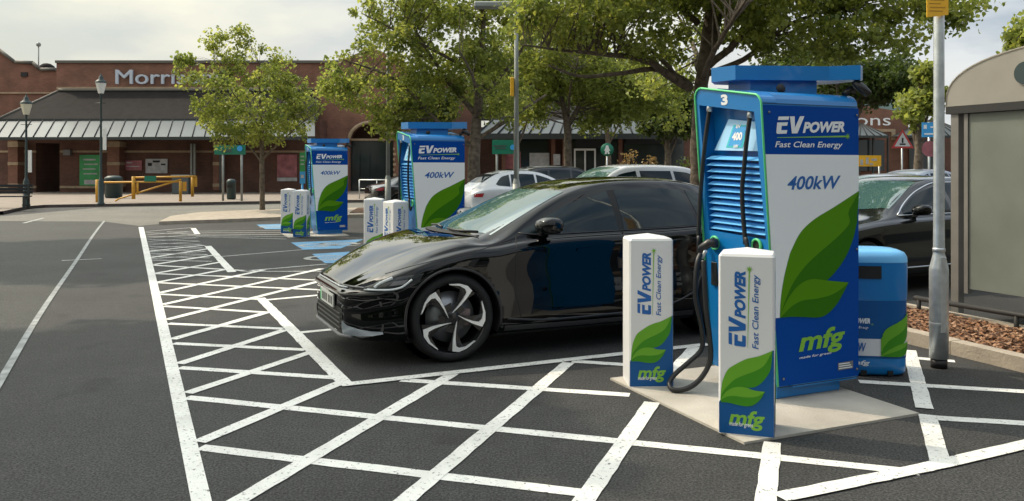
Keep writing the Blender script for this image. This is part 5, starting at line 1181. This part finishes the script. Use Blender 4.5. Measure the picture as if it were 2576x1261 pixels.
# low shop range to the right with lean-to glass roof
D = 60.
SH = empty('shop_building', (P(1460,470,60).x, 60, .12), 0, 'low dark shop range with lean-to glass roof and white framed doors', 'building')
def ah(o, p=None):
    o.parent = p or SH; o.matrix_parent_inverse = Matrix.Translation(-Vector(SH.location)) if p is None else Matrix.Identity(4); return o
ah(part('wall', M['brickshade'], None, [(1050,320,1790,490,60,8)])); ah(part('fascia', M['fascia'], None, [(1205,336,1722,350,57.2,.3)]))
b = MB(); rb = MB(); nb = 20; ca, cb_ = P(1200,338,57.2), P(1722,338,57.2); ta, tb_ = P(1240,302,60), P(1690,302,60)
for i in range(nb):
    t0, t1 = i/nb, (i+1)/nb; A0, A1, B0, B1 = ca.lerp(cb_, t0), ca.lerp(cb_, t1), ta.lerp(tb_, t0), ta.lerp(tb_, t1)
    b.add([A0, A1, B1, B0], [(0,1,2,3)]); rb.tube([A0+Vector((0,-.02,.05)), B0+Vector((0,-.02,.05))], .05, 5)
ah(b.build('glass_roof', M['canopy'], None, fix=False)); ah(rb.build('roof_ribs', M['canopyrib'], None))
b = MB(); q = [P(1180,304,60), P(1760,304,60), P(1700,255,66), P(1240,255,66)]; b.add(q, [(0,1,2,3)]); ah(b.build('slate_roof', M['slate'], None, fix=False))
for x0, x1 in ((1440,1555),(1570,1720),(1300,1378)): ah(part('shopfront', M['darkglass'], None, [(x0,350,x1,470,59.8,.1)]))
for x0 in (1262,1387,1415,1556): ah(part('brick_pier', M['brick'], None, [(x0,338,x0+10,470,59.4,.5)]))
ah(part('roller_shutter', M['canopyrib'], None, [(1448,345,1530,372,59.6,.1),(1575,345,1715,362,59.6,.1)]))
dr = ah(part('door_frame', M['bollwhite'], None, [(1444,374,1499,379,59.5,.12),(1444,379,1448,470,59.5,.12),(1495,379,1499,470,59.5,.12),(1470,379,1474,470,59.5,.12)]))
ah(part('window_poster', M['whiteposter'], None, [(1332,385,1382,425,59.7,.06),(1392,388,1409,415,59.3,.06)])); ah(part('window_poster', M['pinkposter'], None, [(1272,382,1310,425,59.7,.06)]))
# right gable with the same shop sign, pyramid canopies
D = 58.
RG = empty('corner_building', (P(2200,470,58).x, 58, .12), 0, 'brick gable end with white letters and pointed glass canopies right of the charger', 'building')
def ar(o): o.parent = RG; o.matrix_parent_inverse = Matrix.Translation(-Vector(RG.location)); return o
b = MB(); gp_ = [(2010,490),(2010,262),(2100,250),(2150,262),(2285,284),(2285,490)]; gq = [P(x, y, D) for x, y in gp_]; n_ = len(gq)
b.add([(p.x, D, p.z) for p in gq]+[(p.x, D+9, p.z) for p in gq], [list(range(n_)), [n_+i for i in range(n_)][::-1]]+[(i, (i+1) % n_, n_+(i+1) % n_, n_+i) for i in range(n_)])
ar(b.build('wall', M['brick'], None)); ar(part('wall_band', M['stone'], None, [(2120,325,2253,332,57.9,.1),(2243,332,2253,352,57.9,.1)])); ar(part('side_wall', M['brickshade'], None, [(2285,330,2600,490,60,6)]))
q0, q1 = P(1975,316,57.8), P(2240,288,57.8); b = MB(); text(b, 'Morrisons', lambda x, z: (x, 57.75, z), q0.x, q0.z, q1.x, q1.z, 0, bold=.0); ar(b.build('sign_lettering', M['txtwhite'], None, fix=False))
def pyramid(name, x0, x1, yb, xt, yt, D):
    a, c, t = P(x0, yb, D-2), P(x1, yb, D-2), P(xt, yt, D); d2 = 3.; b = MB()
    b.add([(a.x,D-2,a.z),(c.x,D-2,a.z),(c.x-(c.x-t.x)*.3,D+2,a.z),(a.x,D+2,a.z),tuple(t)], [(0,1,4),(1,2,4),(2,3,4),(3,0,4)]); o = ar(b.build(name, M['canopy'], None, fix=False))
    b = MB()
    for k in range(9): m_ = Vector((a.x+(c.x-a.x)*k/8, D-2, a.z)); b.tube([m_, m_.lerp(t, .96)], .045, 5)
    r_ = b.build('canopy_ribs', M['canopyrib'], None); r_.parent = o; return o
pyramid('glass_canopy', 2090, 2236, 341, 2165, 310, 57.6); pyramid('glass_canopy', 2280, 2450, 341, 2345, 298, 57.6)
ar(part('canopy_fascia', M['fascia'], None, [(2090,341,2236,347,55.5,.2),(2280,341,2450,347,55.5,.2)])); ar(part('shopfront', M['darkglass'], None, [(2100,352,2225,430,57.6,.2)])); ar(part('shopfront', M['darkglass'], None, [(2290,352,2360,430,57.6,.2)]))
for x_ in (2233,2290,2160): ar(part('canopy_post', M['fascia'], None, [(x_,346,x_+3,440,56,.15)]))
ar(part('canopy_post', M['fascia'], None, [(2196,346,2200,440,56,.15)]))
b = MB(); q = [P(2150,262,62), P(2330,300,62), P(2260,200,66), P(2190,190,66)]; b.add(q, [(0,1,2,3)]); ar(b.build('green_roof', mat('green_metal_roof', (.05,.085,.075), .5), None, fix=False))
# ================================================================ street furniture, far
def heritage(px, py, top, label, hl):
    base = G(px, py, .12); D = base.y; h = P(px, top, D).z-base.z; s_ = h/6.; root = empty('heritage_lamp', base, 0, label, 'street lamp', 'heritage lamps on the far pavement')
    b = MB(); b.lathe([(.0,0),(.15,0),(.15,.08),(.115,.12),(.11,1.0),(.08,1.08),(.05,1.18),(.045,2.5),(.035,h-.98),(.05,h-.93),(.05,h-.86),(0,h-.84)], n=12); b.tube([(-.22,0,h-1.25),(.22,0,h-1.25)], .015, 5); b.build('post', M['greeniron'], root)
    b = MB(); b.lathe([(0,h-.85),(.11,h-.85),(.215,h-.45),(.215,h-.41)], n=8, sm=False); b.build('lantern', M[hl], root)
    b = MB(); b.lathe([(.24,h-.42),(.23,h-.37),(.20,h-.33),(.10,h-.25),(.10,h-.17),(.04,h-.12),(.03,h-.05),(.0,h)], n=8); b.build('lantern_cap', M['greeniron'], root)
    b = MB(); b.box(.08,-.02,h-3.2,.22,.02,h-2.3); b.build('small_notice', M['lanternw'], root)
    return root
heritage(66, 519, 236, 'shorter heritage lamp with a cream lantern at the far left by the bench', 'lantern'); heritage(254, 517, 184, 'taller heritage lamp with a white lantern beside the yellow barrier', 'lanternw')
# yellow height-restriction gate
def Fx(px, py, D): return P(px, py, D)
DB = 37.6
root = empty('barrier_gate', (P(400,520,DB).x, DB, .12), 0, 'yellow swing barrier gate with a sloping brace on the far pavement', 'barrier')
def ay(o, r_): o.parent = r_; o.matrix_parent_inverse = Matrix.Translation(-Vector(r_.location)); return o
def bar(r_, name, m, *segs, rad=.05, n=6):
    b = MB()
    for s_ in segs: b.tube([Vector(p) for p in s_], rad, n)
    return ay(b.build(name, m, None), r_)
q = lambda x, y, D=DB: tuple(P(x, y, D))
bar(root, 'gate_arm', M['yellow'], [q(334,447), q(494,444)], [q(262,459), q(454,457)], rad=.042); bar(root, 'brace', M['yellow'], [q(290,506), q(300,500), q(455,452)], rad=.038)
for x, y0, y1, w in ((336,444,501,.085),(245,452,509,.085),(454,456,507,.07),(484,446,495,.07),(346,460,490,.05)): bar(root, 'gate_post', M['yellow'], [q(x, y0), q(x, y1)], rad=w, n=8)
for r4 in ((459,458,466,481),(488,446,493,470)): b = MB(); bx(b, *r4, DB, .15); ay(b.build('latch_box', M['yellow'], None), root)
b = MB(); bx(b, 363, 443, 392, 457, DB-.15, .05); ay(b.build('gate_sign', M['greensign'], None), root)
# green direction sign on two posts
def two_post_sign(x0, y0, x1, y1, yb, D, label, posts, blue=None, rows=()):
    r_ = empty('direction_sign', (P((x0+x1)/2, yb, D).x, D, .12), 0, label, 'sign'); b = MB(); bx(b, x0, y0, x1, y1, D-.08, .05); ay(b.build('sign_panel', M['greensign'], None), r_)
    for x in posts: bar(r_, 'sign_post', M['greypole'], [tuple(P(x, y0, D)), (P(x, y0, D).x, D, .12)], rad=.055, n=8)
    if blue:
        b = MB(); c = P(blue[0], blue[1], D-.12); b.lathe([(0,0),(blue[2]*D/FPX,0)], n=20, T=Matrix.Translation(c) @ Matrix.Rotation(R(90), 4, 'X')); ay(b.build('blue_roundel', M['bluesign'], None, fix=False), r_)
    b = MB()
    for xx0, yy0, xx1, yy1 in rows: bx(b, xx0, yy0, xx1, yy1, D-.1, .015)
    if rows: ay(b.build('sign_legend', M['canopy'], None), r_)
    return r_
two_post_sign(539, 365, 617, 389, 508, 39.2, 'dark green direction sign on two grey posts half hidden by the young maple', (561, 608), (603,374,7), ((560,376,583,379),(556,381,583,383)))
two_post_sign(1238, 352, 1292, 388, 440, 40, 'green direction sign with white lines behind the grey lamp pole', (1250,), (1290,371,7), ((1242,366,1274,369),(1246,372,1272,375)))
# posters and wall notices
def flat(name, label, cat, x0, y0, x1, y1, D, m, rows=(), m2=None, dep=.05):
    b = MB(); bx(b, x0, y0, x1, y1, D, dep, 0)
    for r_ in rows: bx(b, *r_, D-.012, .012, 1)
    return tag(b.build(name, [M[m], M[m2 or 'bollwhite']]), label, cat)
flat('poster', 'green poster with pale lines on the supermarket wall', 'poster', 200, 390, 252, 467, 53.9, 'greenposter', ((210,400,240,404),(212,412,246,415),(208,424,240,427),(210,436,244,439),(212,453,248,464)), 'whiteposter')
flat('poster', 'faded pink poster left of the white notice board', 'poster', 315, 404, 357, 429, 53.9, 'pinkposter', ((318,408,332,411),(318,418,350,420)), 'whiteposter')
flat('notice_board', 'white notice board with dark print on the supermarket wall', 'notice board', 366, 400, 421, 436, 53.9, 'whiteposter', ((372,410,382,418),(384,404,402,409),(405,412,416,416)), 'canopyrib')
flat('poster', 'tall pink poster right of the young maple trunk', 'poster', 697, 389, 747, 446, 53.9, 'pinkposter'); flat('poster', 'lower white strip under the tall pink poster', 'poster', 697, 447, 747, 456, 53.9, 'whiteposter')
flat('hoarding', 'green and blue narrow display panel left of the farthest charger', 'display panel', 754, 384, 767, 432, 33, 'greenposter', ((756,392,765,396),(756,402,765,405),(756,412,765,415)), 'whiteposter'); 
b = MB(); bx(b, 754, 432, 767, 462, 33, .06, 0); bx(b, 757, 440, 764, 448, 32.985, .014, 1); b.tube([(P(760,462,33).x, 33.03, P(760,462,33).z), (P(760,462,33).x, 33.03, 0)], .05, 6, 0); tag(b.build('totem_sign', [M['bluesign'], M['whiteposter']]), 'blue lower panel of the narrow totem beside the farthest charger', 'sign')
# cabinet, bins, benches
def litter(px, py, D, label, h=1.05, w=.28):
    r_ = empty('pavement_bin', (P(px, py, D).x, D, .12), 0, label, 'bin', 'dark bins on the far pavement'); b = MB(); b.lathe([(0,0),(w*.85,0),(w,.06),(w,h-.2),(w*1.06,h-.18),(w*1.06,h-.1),(w*.7,h),(0,h+.02)], n=16); b.build('bin_body', M['greeniron'], r_)
    b = MB(); b.box(-w*.6,-w*1.03,h-.42,w*.6,-w*.9,h-.26); b.build('bin_slot', M['black'], r_)
litter(286, 500, 43, 'dark cylindrical bin behind the taller heritage lamp', 1.15, .42); litter(582, 490, 41, 'dark bin by the wall under the green direction sign', 1.0, .22)
r_ = empty('service_cabinet', (P(458,480,50).x, 50, .12), 0, 'grey service cabinet behind the yellow barrier arm', 'cabinet'); b = MB(); b.rbox(-.5,-.3,0,.5,.3,1.1,.03); b.build('cabinet_body', M['canopy'], r_); b = MB(); b.box(-.55,-.34,1.1,.55,.34,1.16); b.build('cabinet_lid', M['greypole'], r_)
b = MB(); b.box(-.02,-.306,.08,.0,-.300,1.02); b.box(.06,-.32,.5,.09,-.30,.66); b.build('cabinet_seam', M['black'], r_)
for px, lb_ in ((372,'green shopping trolley row panel behind the yellow barrier, left one'),(335,'green panel behind the yellow barrier post')):
    pass
def bench(px, py, label):
    base = G(px, py, .12); r_ = empty('bench', base, R(12), label, 'bench', 'benches at the far left'); b = MB()
    for k in range(4): b.box(-.95,-.25+k*.12,.43,.95,-.15+k*.12,.47)
    b.build('seat', M['canopyrib'], r_); b = MB()
    for k in range(3): b.box(-.95,.26,.55+k*.13,.95,.30,.65+k*.13)
    b.build('backrest', M['canopyrib'], r_)
    for x in (-.8, .8): b = MB(); b.box(x-.04,-.25,0,x+.04,-.18,.43); b.box(x-.04,.24,0,x+.04,.31,.95); b.box(x-.04,-.18,.36,x+.04,.24,.43); b.build('leg', M['fascia'], r_)
bench(8, 524, 'dark slatted bench cut by the left edge of the photo'); 
# silver handrails by the entrance
def rail(pts_, yb, D, label):
    r_ = empty('handrail', (P(pts_[0], yb, D).x, D, .12), 0, label, 'handrail', 'handrails at the entrance'); yt = 453; z = P(0, yt, D).z
    xs = [P(x, 0, D).x for x in pts_]; bar(r_, 'top_rail', M['galv'], [(xs[0], D, z), (xs[-1], D, z)], rad=.032); bar(r_, 'middle_rail', M['galv'], [(xs[0], D, z-.45), (xs[-1], D, z-.45)], rad=.02)
    for x in xs: bar(r_, 'rail_post', M['galv'], [(x, D, z), (x, D, .12)], rad=.032)
rail((904,948,985,1020), 500, 42, 'silver handrail between the far and middle chargers')
# dark supporting things on the roof: aerial
r_ = empty('roof_aerial', P(97,176,61), 0, 'thin aerial with a round head on the left roof', 'aerial'); b = MB(); b.tube([(0,0,-.5),(0,0,1.75)], .045, 6); b.build('mast', M['greypole'], r_); b = MB(); b.lathe([(0,1.7),(.14,1.75),(.17,1.9),(.10,2.02),(0,2.05)], n=10); b.build('aerial_head', M['greypole'], r_)
r_ = empty('roof_dome', P(118,178,62), 0, 'dark rounded ventilator dome behind the left parapet', 'ventilator'); b = MB(); b.lathe([(.6,-.6),(.6,.1),(.5,.35),(.25,.52),(0,.56)], n=16); b.build('dome', M['slate'], r_); b = MB(); b.lathe([(.66,-.62),(.66,-.5),(.6,-.48)], n=16); b.build('dome_collar', M['coping'], r_)
# ---- lamp columns
def column(px, D, r0, label, h=7.5, sign=None, head=None):
    r_ = empty('lamp_column', (P(px, 500, D).x, D, 0), 0, label, 'lamp post', 'grey lamp posts in the car park'); b = MB(); b.tube([(0,0,0),(0,0,1.3)], r0*1.5, 12); b.tube([(0,0,1.3),(0,0,1.42)], [r0*1.5, r0], 12, caps=False); b.tube([(0,0,1.42),(0,0,h)], [r0, r0*.72], 12); b.build('pole', M['greypole'], r_)
    if head: b = MB(); b.rbox(head[0],-.14,h-.08,head[1],.14,h+.06,.03); b.build('lamp_head', M['greypole'], r_)
    if sign: b = MB(); b.rbox(*sign, .01); b.build('amber_sign', M['orangesign'], r_)
    return r_
s18 = 18.5/FPX
column(1299, 18.5, .060, 'grey lamp column with a slim amber plate in front of the spreading maple', 5.32, (-.135,-.10,3.27,-.055,.02,3.68), (-.95,-.02))
column(976, 27.2, .066, 'grey column beside the middle charger, lost in the maple leaves above', 6.4)
# ---- signs at the right
def post_sign(px, py, D, label, h_top, kind):
    r_ = empty('road_sign', (P(px, 500, D).x, D, 0), 0, label, 'road sign'); z = P(0, py, D).z; b = MB(); b.tube([(0,0,0),(0,0,z+.25)], .035, 8); b.build('sign_post', M['galv'], r_); T = Matrix.Translation((0,-.05,z)) @ Matrix.Rotation(R(90), 4, 'X')
    if kind == 'tri':
        b = MB()
        def tri(s_, y, m): b.add([(-s_,y,z-s_*.58),(s_,y,z-s_*.58),(0,y,z+s_*1.15)], [(0,1,2)], m)
        tri(.46,-.05,0); tri(.33,-.056,1); b.box(-.035,-.062,z-.05,.035,-.058,z+.16,2); b.box(-.12,-.062,z-.13,.12,-.058,z-.07,2); b.add([(-.46,-.03,z-.27),(.46,-.03,z-.27),(0,-.03,z+.53)], [(0,1,2)], 3); b.build('sign_plate', [M['redsign'], M['bollwhite'], M['black'], M['greypole']], r_, fix=False)
    if kind == 'disc':
        b = MB(); b.lathe([(0,.0),(.30,.0),(.30,-.02)], n=24, T=T); b.build('sign_plate', M['greensign'], r_, fix=False)
        b = MB(); p_ = [(-.05,.20),(.05,.20),(.09,.05),(.15,-.05),(.08,-.04),(.12,-.2),(.03,-.2),(0,-.08),(-.03,-.2),(-.12,-.2),(-.08,-.04),(-.15,-.05),(-.09,.05)]; poly(b, p_, lambda x, zz: (x,-.056,z+zz), 0); b.build('walking_symbol', M['txtwhite'], r_, fix=False)
    if kind == 'blue':
        b = MB(); b.box(-.25,-.05,z-.24,.25,-.03,z+.24); b.build('sign_plate', M['bluesign'], r_); b = MB(); b.box(-.20,-.058,z+.03,-.10,-.052,z+.16); b.box(.02,-.058,z+.06,.17,-.052,z+.11); b.box(-.18,-.058,z-.16,.17,-.052,z-.11); b.build('sign_symbols', M['txtwhite'], r_)
        b = MB(); b.lathe([(0,0),(.26,0)], n=20, T=Matrix.Translation((0,-.045,z-.62)) @ Matrix.Rotation(R(90), 4, 'X')); b.build('round_plate', M['pinkposter'], r_, fix=False)
post_sign(2269, 357, 34, 'white warning triangle with red border on a thin post', 0, 'tri'); post_sign(1527, 377, 38, 'round green sign with a white walking figure', 0, 'disc'); post_sign(2337, 327, 27, 'square blue sign with white symbols on a post left of the lamp post', 0, 'blue')
# orange site vehicle panel above the car roofs
r_ = empty('amber_banner', (P(2185,440,30).x, 30, 0), 0, 'amber patterned banner above the cars right of the big charger', 'banner'); b = MB(); z = P(0,405,30).z; b.box(-.75,0,z-.2,.46,.05,z+.2); b.build('banner_panel', M['orangesign'], r_); b = MB()
for x, zz, w_, h_ in ((-.55,.02,.16,.1),(-.25,-.05,.10,.2),(-.05,.0,.1,.24),(.2,.04,.2,.08),(.1,-.12,.12,.07)): b.box(x-w_/2,-.006,z+zz-h_/2,x+w_/2,-.002,z+zz+h_/2)
b.build('banner_print', M['whiteposter'], r_)
for x in (-.7,.42): b = MB(); b.tube([(x,.08,0),(x,.08,z+.2)], .03, 6); b.build('banner_post', M['galv'], r_)
# ================================================================ near lamp post on the right
base = G(2362, 925); r_ = empty('lamp_post', base, 0, 'galvanised lamp post with a thick base and amber sign in front of the shelter', 'lamp post')
pr_ = FPX/base.y
b = MB(); b.lathe([(0,0),(.062,0),(.064,.075),(0,.078)], n=24); b.build('black_boot', M['rubber'], r_)
b = MB(); z1 = P(0,672,base.y).z; z2 = P(0,634,base.y).z; b.lathe([(.060,.076),(.0735,.08),(.074,z1-.02),(.071,z1),(.046,z2-.02),(.0445,z2),(.0425,z2+.3),(.040,4.2),(.034,7.5),(0,7.52)], n=32); b.build('column', M['galv'], r_)
b = MB(); b.rbox(-.022,-.0765,.30,.022,-.0715,.92,.002); b.build('inspection_door', M['galv'], r_)
b = MB(); b.lathe([(.0445,z2+.0),(.049,z2+.002),(.049,z2+.03),(.0445,z2+.034)], n=24); b.lathe([(.0745,.36),(.0758,.365),(.0758,.375),(.0745,.38)], n=24); b.build('collar', M['galv'], r_)
Dp = base.y; b = MB(); zs0 = P(0,44,Dp).z; b.hexa([(-.140,-.082,zs0-.014),(.048,-.058,zs0+.010),(.048,-.050,zs0+.010),(-.140,-.074,zs0-.014),(-.140,-.082,zs0+.30),(.048,-.058,zs0+.30),(.048,-.050,zs0+.30),(-.140,-.074,zs0+.30)])
sg_ = b.build('amber_sign', M['orangesign'], r_)
b = MB()
for k, (xa, xb) in enumerate(((-.12,.0),(-.115,.02),(-.12,-.02),(-.11,.01))): b.hexa([(xa,-.0835+.0128*(xa+.14)/.1,zs0+.035+k*.03),(xb,-.0835+.0128*(xb+.14)/.1,zs0+.035+k*.03),(xb,-.08+.0128*(xb+.14)/.1,zs0+.035+k*.03),(xa,-.08+.0128*(xa+.14)/.1,zs0+.035+k*.03),(xa,-.0835+.0128*(xa+.14)/.1,zs0+.043+k*.03),(xb,-.0835+.0128*(xb+.14)/.1,zs0+.043+k*.03),(xb,-.08+.0128*(xb+.14)/.1,zs0+.043+k*.03),(xa,-.08+.0128*(xa+.14)/.1,zs0+.043+k*.03)])
b.build('sign_print', M['signdark'], sg_)
b = MB(); b.rbox(-.01,-.30,7.35,.06,.5,7.5,.02); b.build('lamp_head', M['greypole'], r_)
# ================================================================ trolley shelter on the right
S0 = Vector((4.86, 9.0, 0)); SR = empty('trolley_shelter', S0, 0, 'curved roof trolley shelter with frosted end panel at the right edge', 'shelter')
dS = -V                                              # along its end wall, towards the camera
def sh(t, u_, z): p = S0+dS*t+U*u_; return (p.x-S0.x, p.y-S0.y, z)
WID = 2.7; LEN = 5.2; HB = 2.235
def hexat(b, t0, t1, u0, u1, z0, z1, m=0): b.hexa([sh(t0,u0,z0), sh(t1,u0,z0), sh(t1,u1,z0), sh(t0,u1,z0), sh(t0,u0,z1), sh(t1,u0,z1), sh(t1,u1,z1), sh(t0,u1,z1)], m)
for t in (.0, WID):
    for u_ in (0, LEN/2, LEN): b = MB(); hexat(b, t-.045, t+.045, u_-.045, u_+.045, 0, HB); b.build('post', M['shelterframe'], SR)
b = MB(); hexat(b, .10, .145, -.03, .03, .30, HB); b.build('panel_stile', M['shelterframe'], SR)
b = MB(); hexat(b, -.09, WID+.09, -.07, .07, HB+.002, HB+.085); hexat(b, -.09, -.0, .07, LEN, HB+.002, HB+.08); hexat(b, WID, WID+.09, .07, LEN, HB+.002, HB+.08); b.build('header_beam', M['shelterdark'], SR)
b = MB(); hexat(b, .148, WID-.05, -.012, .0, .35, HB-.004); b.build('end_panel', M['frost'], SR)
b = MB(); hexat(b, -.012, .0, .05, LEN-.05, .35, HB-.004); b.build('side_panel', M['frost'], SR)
# curved roof and its gable infill
arc = lambda k, n: (WID/2-(WID/2+.10)*math.cos(math.pi*k/n), HB+.087+.57*math.sin(math.pi*k/n)**.7)
b = MB(); n_ = 28; vs = []
for k in range(n_+1): t, z = arc(k, n_); vs += [sh(t,-.06,z), sh(t,LEN+.1,z), sh(t,LEN+.1,z+.012), sh(t,-.06,z+.012)]
b.add(vs, [(4*i+j, 4*i+(j+1)%4, 4*i+4+(j+1)%4, 4*i+4+j) for i in range(n_) for j in range(4)]); b.build('curved_roof', M['frostroof'], SR)
b = MB(); pts = [arc(k, n_) for k in range(n_+1)]; b.add([sh(t,-.05,z-.004) for t, z in pts]+[sh(t,-.05,HB+.087) for t, z in pts], [(i, i+1, n_+2+i, n_+1+i) for i in range(n_)]); b.build('gable_infill', M['frostroof'], SR, fix=False)
b = MB(); c_ = sh(.80,-.062,2.60); b.lathe([(0,0),(.115,0),(.115,.012),(0,.012)], n=24, sm=False, T=Matrix.Translation(c_) @ Matrix.Rotation(TH-R(90)+R(90), 4, 'Z') @ Matrix.Rotation(R(-90), 4, 'Y')); b.build('round_badge', M['greeniron'], SR)
# inner rails and a faint trolley shape behind the frosted panel
TR_ = empty('trolley_rail', S0, 0, 'dark steel trolley guide rails under the frosted shelter panel', 'rail')
def st(z, t0, t1, u_): return [Vector(sh(t0,u_,z)), Vector(sh(t1,u_,z))]
b = MB(); b.tube(st(.22, -.25, 2.4, -.35), .028, 8); b.tube(st(.33, .05, 2.4, .3), .02, 8); b.build('guide_rail', M['shelterdark'], TR_)
for t in (-.2, .9, 1.9): b = MB(); b.tube([Vector(sh(t,-.35,0)), Vector(sh(t,-.35,.22))], .024, 8); b.build('rail_leg', M['shelterdark'], TR_)
